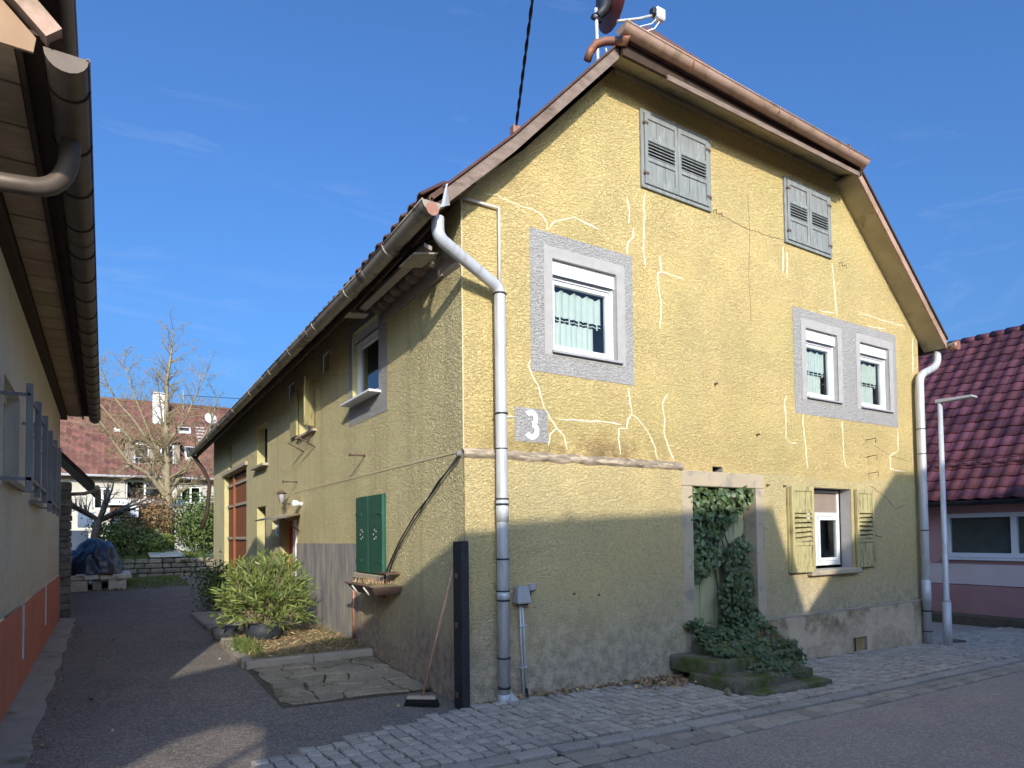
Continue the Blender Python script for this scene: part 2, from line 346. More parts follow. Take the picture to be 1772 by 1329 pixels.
def rect(u0, u1, z0, z1): return [(u0, z0), (u1, z0), (u1, z1), (u0, z1)]
F_ = lambda u, d, z: (u, d, z)          # front wall of the yellow house, faces -y
S_ = lambda u, d, z: (d, u, z)          # side wall, faces -x

# ------------------------------------------------------------ ground
gs = [-400, -200, -100, -60, -40, -25, -16, -12, -10, -8, -6, -4, -3, -2, -1, 0, 1, 2, 3, 5, 7, 9, 11, 13, 15, 17.5, 19, 21, 24, 28, 34, 40, 60, 100, 200, 400]
mb = MB(); n = len(gs)
mb.add([(x, y, g(x, y)-.05) for y in gs for x in gs], [(j*n+i, j*n+i+1, (j+1)*n+i+1, (j+1)*n+i) for j in range(n-1) for i in range(n-1)])
mb.build('ground', M['grass'], fix=False, kind='structure', label='grassy ground around the houses')
sheet('street', M['asphalt'], -30, 50, -9, 0, 0, 1.0, label='grey asphalt village street')
sheet('alley', M['asphalt'], 8.5, 13, 0, 30, -.004, 1.0, label='asphalt alley right of the yellow house')
def in_drive(x, y): return True
sheet('driveway', M['drive'], -3.6, 0.05, -3.0, 16.9, .004, .25, label='dark asphalt driveway between the two houses')
# drain strip on the left
mb = MB()
ys = [-1.4+i*.35 for i in range(31)]
for i, y in enumerate(ys):
    wv = .02*sin(i*1.7)+.015*sin(i*3.1)
    mb.add([(-3.56, y, g(-3.5, y)+.05), (-3.31+wv, y, g(-3.3, y)+.022), (-3.26+wv, y, g(-3.3, y)-.02)], [])
n = 3
mb.f = [(i*3+k, i*3+k+1, i*3+k+4, i*3+k+3) for i in range(len(ys)-1) for k in range(2)]; mb.sm = [True]*len(mb.f)
mb.build('drain_strip', M['concrete'], fix=False, kind='structure', label='rough concrete strip along the cream wall')
# gaps of green at the end of the drive
def blades(name, region, nb, h, mt, label, zf=None, **p):
    mb = MB()
    for i in range(nb):
        x, y = region(); z = (zf or g)(x, y); a = R.uniform(0, 6.28); hh = h*R.uniform(.5, 1.3); lx, ly = R.gauss(0, .35)*hh, R.gauss(0, .35)*hh; w_ = .008
        mb.add([(x-cos(a)*w_, y-sin(a)*w_, z), (x+cos(a)*w_, y+sin(a)*w_, z), (x+lx, y+ly, z+hh)], [(0, 1, 2)])
    return mb.build(name, mt, p.get('parent'), fix=False, kind='stuff', label=label)
blades('grass', lambda: (R.uniform(-2.9, -.9), 13.6+3.6*R.random()**.7), 5000, .07, M['blade'], 'green grass patch in front of the low stone wall')
blades('lawn_grass', lambda: (R.uniform(-2.5, .6), R.uniform(18.2, 21.5)), 5000, .12, M['blade'], 'sunny grass above the low stone wall')

# ------------------------------------------------------------ pavement
def kerby(x): return pl(x, (-3, 0, 1, 3.5, 8, 20), (-1.50, -1.44, -1.46, -1.46, -1.36, -1.2))
def lefty(x): return pl(x, (-3, -1.84, -1.07, -.16, 0), (-1.15, -.72, -.41, -.12, -.05))
def stonemesh(i, w_, d_, h_=.05, bv=.012, mt=None, name='cobblestone'):
    rr = random.Random(i); top = []; bot = []; mid = []
    for sx, sy in ((-1, -1), (1, -1), (1, 1), (-1, 1)):
        jx, jy = rr.uniform(-.07, .07)*w_, rr.uniform(-.07, .07)*d_
        x, y = sx*w_/2+jx, sy*d_/2+jy
        bot.append((x, y, -h_)); mid.append((x, y, -bv*.9)); top.append((x*(1-2.2*bv/w_), y*(1-2.2*bv/d_), rr.uniform(-.003, .003)))
    vs = bot+mid+top+[(0, 0, .004)]
    fs = [(0,1,5,4),(1,2,6,5),(2,3,7,6),(3,0,4,7),(4,5,9,8),(5,6,10,9),(6,7,11,10),(7,4,8,11),(8,9,12),(9,10,12),(10,11,12),(11,8,12)]
    me = bpy.data.meshes.new(name); me.from_pydata(vs, [], fs); me.materials.append(mt or M['granite']); me.update(); return me, vs, fs
def strip(name, mt, fx0, fx1, x0, x1, dz, label):
    mb = MB(); N = 60
    for i in range(N+1):
        x = lerp(x0, x1, i/N); a, b = fx0(x), fx1(x)
        for k in range(5): y = lerp(a, b, k/4); mb.v.append((x, y, g(x, y)+dz))
    mb.f = [(i*5+k, i*5+5+k, i*5+6+k, i*5+k+1) for i in range(N) for k in range(4)]; mb.sm = [False]*len(mb.f)
    return mb.build(name, mt, fix=False, kind='structure', label=label)
pave = strip('pavement', M['joint'], lambda x: kerby(x)-.398, lambda x: 0.0 if x > 0 else lefty(x), -3, 16, .006, 'granite cobblestone pavement in front of the yellow house')
vari = [stonemesh(i, .097+.006*(i % 3), .092+.004*(i % 2), .05, .006) for i in range(7)]
stones = []
rows = 0
# courses run away from the wall (long joints along y), staggered
x = -3.0
while x < 13.2:
    wid = .118+R.uniform(-.006, .006)
    off = R.uniform(0, .1); y = kerby(x)+.02+off*.5
    top = -.035 if x > -.02 else lefty(x)-.02
    if 8.45 < x: top = .9+.2*(x-8.45)
    while y < top-.06:
        ln = .112+R.uniform(-.010, .012)
        yy = y+ln/2; wx = .02*sin(yy*2.3+x*.6)
        if not (2.6 < x < 3.95 and yy > -1.05) and yy < (.35 if x > 8.4 else 9):
            stones.append((x+wx, yy, R.choice(vari), R.uniform(-.07, .07)))
        y += ln+.004
    x += wid
stones = [(math.dist((s[0], s[1]), (CAM.x, CAM.y)), s) for s in stones if not (-.14 < s[0] < .02 and s[1] > -.18)]
def inview(x, y, z=0):
    q = Vector((x, y, z))-CAM; d = q.dot(fwd)
    if d < .1: return False
    px = 886+1124*q.dot(r2)/d; py = 887.7+1124*q.dot(d2)/d
    return -30 < px < 1800 and py < 1360
vis = sorted([s for s in stones if inview(s[1][0], s[1][1])]); rest = [s for s in stones if not inview(s[1][0], s[1][1])]
for i, (d, (x, y, (me, vs, fs), a)) in enumerate(vis[:290]):
    o = link('cobblestone', me, pave, (x, y, g(x, y)+.040+R.uniform(-.004, .004)), (R.uniform(-.035, .035), R.uniform(-.035, .035)+.031, a))
mb = MB()
for d, (x, y, (me, vs, fs), a) in vis[290:]+rest:
    z = g(x, y)+.040+R.uniform(-.004, .004); ca, sa = cos(a), sin(a)
    mb.add([(x+v[0]*ca-v[1]*sa, y+v[0]*sa+v[1]*ca, z+v[2]-v[0]*.031) for v in vs], fs)
mb.build('cobblestones', M['granite'], pave, fix=False, kind='stuff')
kv = [stonemesh(20+i, .27+.03*i, .145, .12, .014, M['kerb'], 'kerb_stone') for i in range(4)]
x = -3.0; nk = 0; ks = MB()
while x < 16:
    i = R.randrange(4); wdt = .27+.03*i; xc = x+wdt/2; y = kerby(xc)-.07
    if inview(xc, y): link('kerb_stone', kv[i][0], pave, (xc, y, g(xc, y)+.046), (R.uniform(-.02, .02), .031, math.atan((kerby(xc+.1)-kerby(xc-.1))/.2)))
    x += wdt+.012
gv = [stonemesh(40+i, .16+.02*i, .125, .06, .010, M['gutterstone'], 'gutter_stone') for i in range(4)]
gl = []
for row in range(2):
    x = -3.0+.07*row
    while x < 16:
        i = R.randrange(4); wdt = .16+.02*i; xc = x+wdt/2; y = kerby(xc)-.21-.13*row
        gl.append((math.dist((xc, y), (CAM.x, CAM.y)), xc, y, i)); x += wdt+.01
for d, xc, y, i in sorted(gl):
    if inview(xc, y): link('gutter_stone', gv[i][0], pave, (xc, y, g(xc, y)+.012+.003*i), (R.uniform(-.03, .03), .031, R.uniform(-.03, .03)))

# flagstones beside the house
fl = MB()
flg = strip('flagstone_bed', M['bedsoil2'], lambda x: .68, lambda x: 2.45, -1.49, -.005, .011, 'worn flagstone area beside the side wall')
NX_, NY_ = 5, 7
node = {}
for i in range(NX_+1):
    for k in range(NY_+1):
        edge = i in (0, NX_) or k in (0, NY_)
        jx = 0 if i == NX_ else R.uniform(-.09, .09)*(1 if not edge else .8); jy = R.uniform(-.07, .07)*(1 if k not in (0, NY_) else .5)
        node[i, k] = (lerp(-1.42, -.03, i/NX_)+jx, lerp(.72, 2.40, k/NY_)+jy)
used_ = set()
for i in range(NX_):
    for k in range(NY_):
        if (i, k) in used_: continue
        wx_ = 2 if i < NX_-1 and (i+1, k) not in used_ and R.random() < .55 else 1
        for q in range(wx_): used_.add((i+q, k))
        ring = [node[i+q, k] for q in range(wx_+1)]+[node[i+q, k+1] for q in range(wx_, -1, -1)]
        pts2 = []
        for q in range(len(ring)):
            a, b = ring[q], ring[(q+1) % len(ring)]; pts2.append((a[0]+R.uniform(-.012, .012), a[1]+R.uniform(-.012, .012))); pts2.append(((a[0]+b[0])/2+R.uniform(-.018, .018), (a[1]+b[1])/2+R.uniform(-.014, .014)))
        mx, my = sum(q[0] for q in pts2)/len(pts2), sum(q[1] for q in pts2)/len(pts2); s_ = R.uniform(.90, .965)
        pts = [(min(-.015, mx+(q[0]-mx)*s_), my+(q[1]-my)*s_) for q in pts2]
        MB().prism([(x_, y_, g(x_, y_)+.010) for x_, y_ in pts], (R.uniform(-.002, .002), 0, R.uniform(.010, .028))).build('flagstone', M['flag'], flg, bevel=.006)
blades('joint_moss', lambda: (R.uniform(-1.45, -.03), R.uniform(.7, 2.42)), 500, .03, M['blade'], 'tiny weeds between the flagstones', zf=lambda x, y: g(x, y)+.012)

# ------------------------------------------------------------ THE YELLOW HOUSE
H = thing('yellow_house', 'old yellow rough-cast house with half-hipped gable and number 3 beside the downpipe', 'house')
W1 = (1.06, 1.93, 3.50, 4.46); W2 = (5.39, 6.14, 3.47, 4.43); W3 = (6.73, 7.53, 3.46, 4.43)
GW = (5.30, 6.37, 1.06, 2.20); DR = (3.03, 4.20, .26, 2.15); A1 = (2.32, 3.49, 5.56, 6.48); A2 = (4.96, 6.04, 5.53, 6.45)
VT = (6.25, 6.62, -.15, .05)
gable = [(0, -.5), (8.42, -.6), (8.44, 4.72), (7.03, 6.05), (6.40, 6.84), (1.98, 6.84), (.72, 5.50), (0, 4.86)]
wall(gable, [rect(*W1), rect(*W2), rect(*W3), rect(*GW), rect(*DR), rect(3.43, 3.61, 2.33, 2.40)], F_, .16, 'gable_wall', M['front'], H, revmat=M['reveal'])
# thicker lower render on the left and string moulding
mb = MB(); mb.box((-.004, -.035, -.2), (2.86, -.001, 2.37)); lowp = mb.build('lower_render', M['front_low'], H, bevel=.006)
mb = MB()
N = 120
for i in range(N+1):
    x = -.02+2.9*i/N; n1 = mnoise.noise(Vector((x*5, 1, 2)))*.018; n2 = mnoise.noise(Vector((x*13, 4, 2)))*.009
    mb.v += [(x, -.036, 2.325+n1), (x, -.058+n2, 2.345+n2), (x, -.062+n2, 2.375+n1*.6), (x, -.040, 2.398+n2), (x, -.0005, 2.425+n1*.7+n2)]
mb.f = [(i*5+k, i*5+5+k, i*5+6+k, i*5+k+1) for i in range(N) for k in range(4)]; mb.sm = [True]*len(mb.f)
mb.build('string_moulding', M['mould'], H, fix=False)
# dark stain above moulding: ragged render patches
# lower right zone: slightly greener render, then weathered plinth
wall([(4.36, .40), (8.40, .40), (8.40, 2.34), (7.2, 2.38), (6.5, 2.30), (4.36, 2.36)], [rect(GW[0]-.001, GW[1]+.001, GW[2]-.001, GW[3]+.001)], lambda u, d, z: (u, -.006+d, z), 0, 'lower_render', M['front_low'], H)
wall([(4.20, -.55), (8.43, -.60), (8.43, .46), (4.20, .47)], [rect(*VT)], lambda u, d, z: (u, -.045+d, z), .3, 'plinth', M['plinth_r'], H, revmat=M['concrete'])
box('plinth_ledge', M['concrete'], H, (4.22, -.052, .455), (8.44, -.0065, .482), bevel=.006)
box('vent_back', M['dark'], H, (VT[0]-.02, .10, VT[2]-.02), (VT[1]+.02, .12, VT[3]+.02))
box('vent_bar', M['iron'], H, (6.36, -.02, -.15), (6.375, -.005, .05))
box('notch_back', M['dark'], H, (3.41, .10, 2.31), (3.63, .12, 2.42))
# right hand outer wall and back
box('rear_body', M['side'], H, (.02, 16.40, -.5), (8.38, 16.45, 4.9))
MB().add([(8.42, 0, -.6), (8.42, 16.45, -.6), (8.44, 16.45, 4.75), (8.44, 0, 4.72)], [(0, 1, 2, 3)]).build('right_wall', M['front_low'], H, fix=False)
# corner band
box('corner_band', M['faint_line'], H, (-.006, -.006, 2.42), (.012, .0, 4.84), bevel=.003)
# grey painted surrounds
wall(rect(.78, 2.17, 3.25, 4.72), [rect(*W1)], lambda u, d, z: (u, -.004, z), 0, 'painted_surround', M['greypaint'], H)
wall(rect(5.11, 7.75, 3.21, 4.68), [rect(*W2), rect(*W3)], lambda u, d, z: (u, -.004, z), 0, 'painted_surround', M['greypaint'], H)
# smooth inner band round openings
for W in (W1, W2, W3):
    wall(rect(W[0]-.11, W[1]+.12, W[2]-.06, W[3]+.12), [rect(*W)], lambda u, d, z: (u, -.007, z), 0, 'smooth_band', M['reveal'], H)

def pvc(parent, W, mp, sgn=1, curtain=True, shut=.15, d0=.035, red=False):
    """white plastic window with roller shutter box; mp maps (u, depth, z)"""
    u0, u1, z0, z1 = W; win = MB()
    o = MB()
    zt = z1-shut
    o.box((u0, d0, zt), (u1, d0+.09, z1), mp)
    f = .038
    o.box((u0, d0+.03, z0), (u0+f, d0+.10, zt), mp); o.box((u1-f, d0+.03, z0), (u1, d0+.10, zt), mp)
    o.box((u0+f, d0+.03, z0), (u1-f, d0+.10, z0+f), mp); o.box((u0+f, d0+.03, zt-.035), (u1-f, d0+.10, zt), mp)
    win = o.build('window', M['white'], parent)
    s = MB(); a0, a1, b0, b1 = u0+f+.004, u1-f-.004, z0+f+.004, zt-.040; t = .042
    s.box((a0, d0+.045, b0), (a0+t, d0+.095, b1), mp); s.box((a1-t, d0+.045, b0), (a1, d0+.095, b1), mp)
    s.box((a0+t, d0+.045, b0), (a1-t, d0+.095, b0+t), mp); s.box((a0+t, d0+.045, b1-t), (a1-t, d0+.095, b1), mp)
    s.build('sash', M['white'], win, bevel=.004)
    MB().box((a0+t, d0+.07, b0+t), (a1-t, d0+.074, b1-t), mp).build('pane', M['glass'], win)
    MB().box((u0+.03, d0-.004, zt-.012), (u1-.03, d0+.012, zt-.004), mp).build('shutter_bar', M['metal_d'], win)
    # sill
    MB().hexa([mp(u0-.02, -.045, z0-.035), mp(u1+.06, -.045, z0-.035), mp(u1+.06, d0+.03, z0-.02), mp(u0-.02, d0+.03, z0-.02),
               mp(u0-.02, -.045, z0-.012), mp(u1+.06, -.045, z0-.012), mp(u1+.06, d0+.03, z0+.005), mp(u0-.02, d0+.03, z0+.005)]).build('sill', M['greybox'], win)
    MB().box((u0-.05, d0+.45, z0-.1), (u1+.05, d0+.47, z1+.1), mp).build('room_back', M['dark'], win)
    MB().box((u0-.05, d0+.11, z0-.1), (u0-.03, d0+.45, z1+.1), mp).box((u1+.03, d0+.11, z0-.1), (u1+.05, d0+.45, z1+.1), mp).box((u0-.05, d0+.11, z0-.1), (u1+.05, d0+.45, z0-.08), mp).build('room_side', M['room'], win)
    if curtain:
        c = MB(); wdt = (a1-a0-2*t)*.97+.02; ca = a0+t-.02; cb = ca+wdt; N = 44
        hb = b0+t; ht = b1-t; zm = lerp(hb, ht, .47)
        def sh(za, zb, topf=None, wmul=1.0):
            vs = []
            for i in range(N+1):
                u = lerp(ca, ca+wdt*wmul, i/N); dd = d0+.118+.012*sin(i*1.15)+.006*sin(i*2.7)
                tt = zb+(topf(i) if topf else 0)
                for k in range(4): vs.append(mp(u, dd, lerp(za, tt, k/3)))
            c.add(vs, [(i*4+k, i*4+4+k, i*4+5+k, i*4+k+1) for i in range(N) for k in range(3)], True)
        sh(zm+.03, ht-.045, lambda i: .035*abs(cos(i*pi/11))**3)
        sh(hb, zm-.03, None, .84)
        sh(zm-.008, zm+.002)
        for i in range(0, N, 8):
            u = lerp(ca, cb, (i+.5)/N); c.add([mp(u-.008, d0+.116, zm-.035), mp(u+.012, d0+.116, zm-.035), mp(u+.012, d0+.116, zm+.035), mp(u-.008, d0+.116, zm+.035)], [(0, 1, 2, 3)])
        c.build('curtain', M['curtain'], win, fix=False)
    return win
w1 = pvc(H, W1, F_); w2 = pvc(H, W2, F_); w3 = pvc(H, W3, F_)
w1['label'] = 'upper white window nearest the house corner'

# ground floor casement window with boarded top light
u0, u1, z0, z1 = GW
mb = MB(); f = .05; D = .16
mb.box((u0+.03, D, z0+.04), (u0+.08, D+.06, z1-.02)); mb.box((u1-.08, D, z0+.04), (u1-.03, D+.06, z1-.02))
mb.box((u0+.08, D, 1.80), (u1-.08, D+.06, 1.86)); mb.box((u0+.08, D, z0+.04), (u1-.08, D+.06, z0+.10)); mb.box((u0+.08, D, z1-.05), (u1-.08, D+.06, z1-.02))
mb.box((u0+.44, D, z0+.10), (u0+.50, D+.06, 1.80))
gwin = mb.build('window', M['whitewood'], H, bevel=.004, label='old white casement window with brown boarded top light')
for a, b in ((u0+.08, u0+.44), (u0+.50, u1-.08)):
    s = MB(); s.box((a+.004, D-.012, z0+.104), (a+.045, D+.04, 1.796)); s.box((b-.045, D-.012, z0+.104), (b-.004, D+.04, 1.796)); s.box((a+.045, D-.012, z0+.104), (b-.045, D+.04, z0+.15)); s.box((a+.045, D-.012, 1.75), (b-.045, D+.04, 1.796))
    s.build('sash', M['whitewood'], gwin, bevel=.004)
    box('pane', M['glass'], gwin, (a+.045, D+.01, z0+.15), (b-.045, D+.014, 1.75))
box('top_board', M['brownpanel'], gwin, (u0+.08, D+.02, 1.86), (u1-.08, D+.035, z1-.05))
box('room_back', M['room'], gwin, (u0-.05, .62, z0-.1), (u1+.05, .64, z1+.1))
box('sill', M['sandstone'], gwin, (5.27, -.09, .985), (6.46, .16, 1.058), bevel=.01)
def louvre_leaf(parent, mt, ua, ub, za, zb, dd, th, mp, lz0, lz1, nsl, name='shutter', tilt=.0, vert=3, panel_in=.012, label=None, broken=False):
    """panelled shutter leaf with a louvred middle: frame, upper and lower boards, slats"""
    fr = .05; o = MB()
    o.box((ua, dd, za), (ua+fr, dd+th, zb), mp); o.box((ub-fr, dd, za), (ub, dd+th, zb), mp)
    for (a, b) in ((za, za+fr*1.3), (zb-fr*1.3, zb), (lz0-fr, lz0), (lz1, lz1+fr)): o.box((ua+fr, dd, a), (ub-fr, dd+th, b), mp)
    leaf = o.build(name, mt, parent, bevel=.004)
    if label: leaf['label'] = label
    for a, b in ((za+fr*1.3, lz0-fr), (lz1+fr, zb-fr*1.3)):
        wdt = (ub-ua-2*fr)/vert
        for k in range(vert):
            x0 = ua+fr+k*wdt
            MB().box((x0+.002, dd+panel_in+R.uniform(0, .004), a), (x0+wdt-.003, dd+th-.004, b), mp).build('board', mt, leaf, bevel=.002)
    hh = (lz1-lz0)/nsl
    for k in range(nsl):
        zc = lz0+(k+.5)*hh; sl = hh*.36; tl = R.uniform(-.012, .012) if broken else 0
        MB().hexa([mp(ua+fr, dd+.002, zc-sl-tl), mp(ub-fr, dd+.002, zc-sl+tl), mp(ub-fr, dd+th-.004, zc+sl-.014+tl), mp(ua+fr, dd+th-.004, zc+sl-.014-tl),
                   mp(ua+fr, dd+.002, zc-sl+.010-tl), mp(ub-fr, dd+.002, zc-sl+.010+tl), mp(ub-fr, dd+th-.004, zc+sl-.002+tl), mp(ua+fr, dd+th-.004, zc+sl-.002-tl)]).build('slat', mt, leaf)
    return leaf
l = louvre_leaf(H, M['yellshut'], 4.87, 5.36, 1.04, 2.20, -.085, .045, F_, 1.45, 1.84, 6, label='open yellow shutter left of the ground floor window', broken=True)
box('shutter_edge', M['yellshut'], l, (4.85, -.04, 1.045), (4.868, -.012, 2.19))
l = louvre_leaf(H, M['yellshut'], 6.44, 6.90, 1.06, 2.20, -.060, .045, F_, 1.47, 1.85, 6, label='open yellow shutter right of the ground floor window', broken=True)
MB().tube([(6.88, -.07, 1.52), (6.97, -.09, 1.49), (7.03, -.08, 1.50)], .007, 5).build('latch', M['iron'], l)
for (u0, u1, z0, z1) in (A1, A2):
    o = MB(); o.box((u0, -.03, z0), (u0+.045, -.0005, z1)); o.box((u1-.045, -.03, z0), (u1, -.0005, z1)); o.box((u0+.045, -.03, z1-.04), (u1-.045, -.0005, z1)); o.box((u0+.045, -.03, z0), (u1-.045, -.0005, z0+.04))
    fr_ = o.build('shutter_frame', M['greyshut'], H, bevel=.003)
    mid = (u0+u1)/2
    for a, b in ((u0+.05, mid-.004), (mid+.004, u1-.05)):
        lz = z0+(z1-z0)*.40
        louvre_leaf(fr_.parent, M['greyshut'], a, b, z0+.045, z1-.045, -.045, .035, F_, lz, lz+.19, 5, label='closed grey attic shutter with louvres')
    box('shutter_backing', M['dark'], H, (u0+.05, -.009, z0+.05), (u1-.05, -.0008, z1-.05))
    for zz in (z0+.15, z1-.18):
        box('hinge', M['iron'], H, (u0+.02, -.052, zz), (u0+.10, -.047, zz+.03)); box('hinge', M['iron'], H, (u1-.10, -.052, zz), (u1-.02, -.047, zz+.03))

# door
box('door_jamb', M['sandstone'], H, (2.86, -.040, .0), (3.036, .165, 2.144), bevel=.008); box('door_jamb', M['sandstone'], H, (4.194, -.040, .0), (4.36, .165, 2.144), bevel=.008)
box('door_lintel', M['sandstone'], H, (2.86, -.042, 2.146), (4.36, .155, 2.33), bevel=.010)
dr = box('door', M['doorpaint'], H, (3.03, .17, .26), (4.20, .21, 2.15))
for k in range(4):
    xx = 3.06+k*.28; box('door_board', M['doorpaint'], dr, (xx, .155, .30), (xx+.27, .17, 2.12), bevel=.004)
box('door_mullion', M['doorpaint'], dr, (3.60, .13, .28), (3.66, .17, 2.13), bevel=.006)
box('threshold', M['sandstone'], H, (3.0, -.06, .16), (4.25, .18, .258), bevel=.01)

# cracks, repaired with pale filler
CR = [[(0.26, 4.93), (0.4, 4.94), (0.54, 4.92), (0.71, 4.91), (0.83, 4.91), (0.94, 4.88), (1.01, 4.81), (1.0, 4.73)], [(1.03, 4.75), (1.1, 4.85), (1.22, 4.9), (1.37, 4.96), (1.53, 4.94), (1.71, 4.91)], [(2.12, 5.38), (2.15, 5.24), (2.13, 5.08)], [(2.21, 5.06), (2.19, 4.95), (2.12, 4.87), (2.1, 4.73)], [(2.4, 5.51), (2.37, 5.4), (2.38, 5.2), (2.35, 4.85), (2.38, 4.65)], [(2.61, 4.83), (2.63, 4.64), (2.57, 4.61), (2.58, 4.46), (2.62, 4.26), (2.59, 3.97)], [(2.63, 4.64), (2.99, 4.62)], [(4.94, 5.47), (4.91, 5.09)], [(5.02, 5.4), (5.01, 5.05)], [(6.07, 5.48), (6.11, 5.2), (6.16, 4.7)], [(5.69, 4.73), (5.85, 4.73), (6.09, 4.75)], [(6.69, 4.84), (6.97, 4.87), (7.44, 4.86), (8.04, 4.87)], [(6.91, 4.7), (7.2, 4.71), (7.46, 4.74)], [(0.77, 3.36), (0.74, 3.3), (0.8, 3.2), (0.86, 3.1), (0.91, 2.95), (0.97, 2.84), (1.08, 2.69), (1.18, 2.61), (1.22, 2.47)], [(1.08, 2.69), (1.0, 2.61), (0.98, 2.5)], [(0.47, 2.75), (0.57, 2.76)], [(1.06, 2.78), (1.41, 2.79), (1.8, 2.81), (1.97, 2.79)], [(2.08, 3.22), (2.11, 3.05), (2.13, 2.92), (2.07, 2.87), (2.04, 2.76), (1.93, 2.75), (1.93, 2.58), (1.95, 2.46)], [(2.13, 2.92), (2.24, 2.86), (2.38, 2.73), (2.47, 2.58), (2.51, 2.43)], [(2.68, 3.21), (2.6, 3.08), (2.64, 2.91), (2.62, 2.77), (2.69, 2.59), (2.78, 2.43)], [(4.93, 3.43), (4.87, 3.33), (4.9, 3.1), (4.89, 2.86), (4.96, 2.79), (5.13, 2.79)], [(5.29, 3.2), (5.28, 3.06), (5.32, 2.77), (5.35, 2.46)], [(6.21, 3.18), (6.23, 2.96), (6.23, 2.71), (6.27, 2.53), (6.31, 2.51)], [(7.73, 3.2), (7.73, 2.84), (7.48, 2.75), (7.49, 2.54), (7.72, 2.52), (7.92, 2.52)], [(8.30, 4.73), (8.27, 4.59), (8.26, 4.15)]]
def ribbon(pts, wd, mt, name, y=-.0045):
    q = []
    for i in range(len(pts)-1):
        a, b = pts[i], pts[i+1]; L = math.dist(a, b); k = max(1, int(L/.05))
        for j in range(k):
            t = j/k; q.append((lerp(a[0], b[0], t)+R.uniform(-.007, .007), lerp(a[1], b[1], t)+R.uniform(-.007, .007)))
    q.append(pts[-1]); mb = MB(); N = len(q)
    for i, (x, z) in enumerate(q):
        a = q[max(0, i-1)]; b = q[min(N-1, i+1)]; dx, dz = b[0]-a[0], b[1]-a[1]; L = math.hypot(dx, dz) or 1
        ww = wd*R.uniform(.5, 1.25)*(1 if 0 < i < N-1 else .3); nx, nz = -dz/L*ww, dx/L*ww
        mb.v += [(x-nx, -.0005, z-nz), (x-nx*.6, y, z-nz*.6), (x+nx*.6, y, z+nz*.6), (x+nx, -.0005, z+nz)]
    for i in range(N-1):
        for k in range(3): mb.f.append((i*4+k, i*4+k+1, i*4+k+5, i*4+k+4)); mb.sm.append(True)
    return mb.build(name, mt, H, fix=False)
for c in CR: ribbon(c, .009, M['white_line'], 'crack_repair', -.006)
ribbon([(3.59, 5.6), (3.91, 5.55), (4.17, 5.53), (4.43, 5.54), (4.7, 5.54), (4.98, 5.57)], .004, M['dark_line'], 'hairline_crack', -.004)
ribbon([(4.22, 6.0), (4.24, 5.5), (4.2, 4.9), (4.23, 4.3)], .003, M['dark_line'], 'hairline_crack', -.004)
ribbon([(7.0, 2.9), (7.5, 2.75), (8.0, 2.7)], .003, M['dark_line'], 'hairline_crack', -.004)
ribbon([(6.9, 2.26), (7.3, 2.1), (7.6, 1.92), (7.9, 2.0)], .004, M['dark_line'], 'hairline_crack', -.010)
# number 3 on its grey patch
nb = MB().box((.575, -.004, 2.525), (.975, -.0005, 2.865)).build('number_patch', M['greypaint'], H)
cx, cz, rr_, ht = .775, 2.70, .065, .26
for pn, (pp, yy) in enumerate((([(cx-.006+.055*cos(radians(148-225*i/18)), cz+.063+.058*sin(radians(148-225*i/18))) for i in range(19)], -.009), ([(cx-.004+.064*cos(radians(82-232*i/20)), cz-.060+.066*sin(radians(82-232*i/20))) for i in range(21)], -.0105))):
    mb = MB(); N = len(pp)
    for i, (x, z) in enumerate(pp):
        a = pp[max(0, i-1)]; b = pp[min(N-1, i+1)]; dx, dz = b[0]-a[0], b[1]-a[1]; L = math.hypot(dx, dz); nx, nz = -dz/L*.028, dx/L*.028
        mb.v += [(x-nx, yy, z-nz), (x+nx, yy, z+nz)]
    mb.f = [(i*2, i*2+1, i*2+3, i*2+2) for i in range(N-1)]; mb.sm = [False]*len(mb.f)
    mb.build('number_three', M['number'], nb, fix=False)
# wire hooks on the front wall
for (x, z) in ((3.55, 5.60), (6.25, 5.52)):
    tube('wall_hook', M['iron'], H, [(x, 0, z), (x, -.05, z), (x+.0, -.05, z-.06)], .005, 5)
    tube('wall_hook', M['iron'], H, [(x+.10, 0, z-.02), (x+.10, -.05, z-.02), (x+.1, -.05, z-.07)], .005, 5)
for (x, z) in ((6.82, 2.95), (6.84, 2.70), (6.86, 2.45)):
    tube('wall_hook', M['iron'], H, [(x, 0, z), (x-.02, -.16, z+.01), (x-.02, -.16, z-.06)], .006, 5)
for (x, z) in ((1.25, .98), (1.58, .95), (4.45, 2.2), (4.80, 2.2), (4.28, 2.85), (3.5, 3.42)):
    tube('wall_hook', M['iron'], H, [(x, 0.01, z), (x, -.05, z)], .012, 6)

# ---- side wall
S1 = (2.20, 3.20, 3.40, 4.36); S2 = (5.05, 6.05, 3.33, 4.15); S3 = (8.66, 9.75, 3.14, 4.0); S4 = (13.0, 13.6, 3.40, 4.1)
SA = (4.28, 4.58, 4.12, 4.40); SB = (6.4, 6.75, 4.02, 4.36); BD = (11.0, 14.35, .30, 3.30); HP = (8.84, 9.75, 1.2, 2.26); SW = (7.6, 8.2, 1.62, 1.92); RD = (6.42, 7.38, .22, 1.90)
holes = [rect(*q) for q in (S1, S2, S3, S4, SA, SB, BD, HP, SW, RD)]
wall(rect(0, 16.45, -.5, 4.90), holes, S_, .17, 'side_wall', M['side'], H, revmat=M['reveal_y'])
wall(rect(1.92, 3.34, 3.10, 4.5), [rect(*S1)], lambda u, d, z: (-.004, u, z), 0, 'painted_surround', M['greypaint'], H)
wall([(2.99, -.2), (6.30, -.2), (6.30, 1.49), (2.99, 1.50)], [], lambda u, d, z: (-.012, u, z), 0, 'grey_plinth', M['greyplinth'], H)
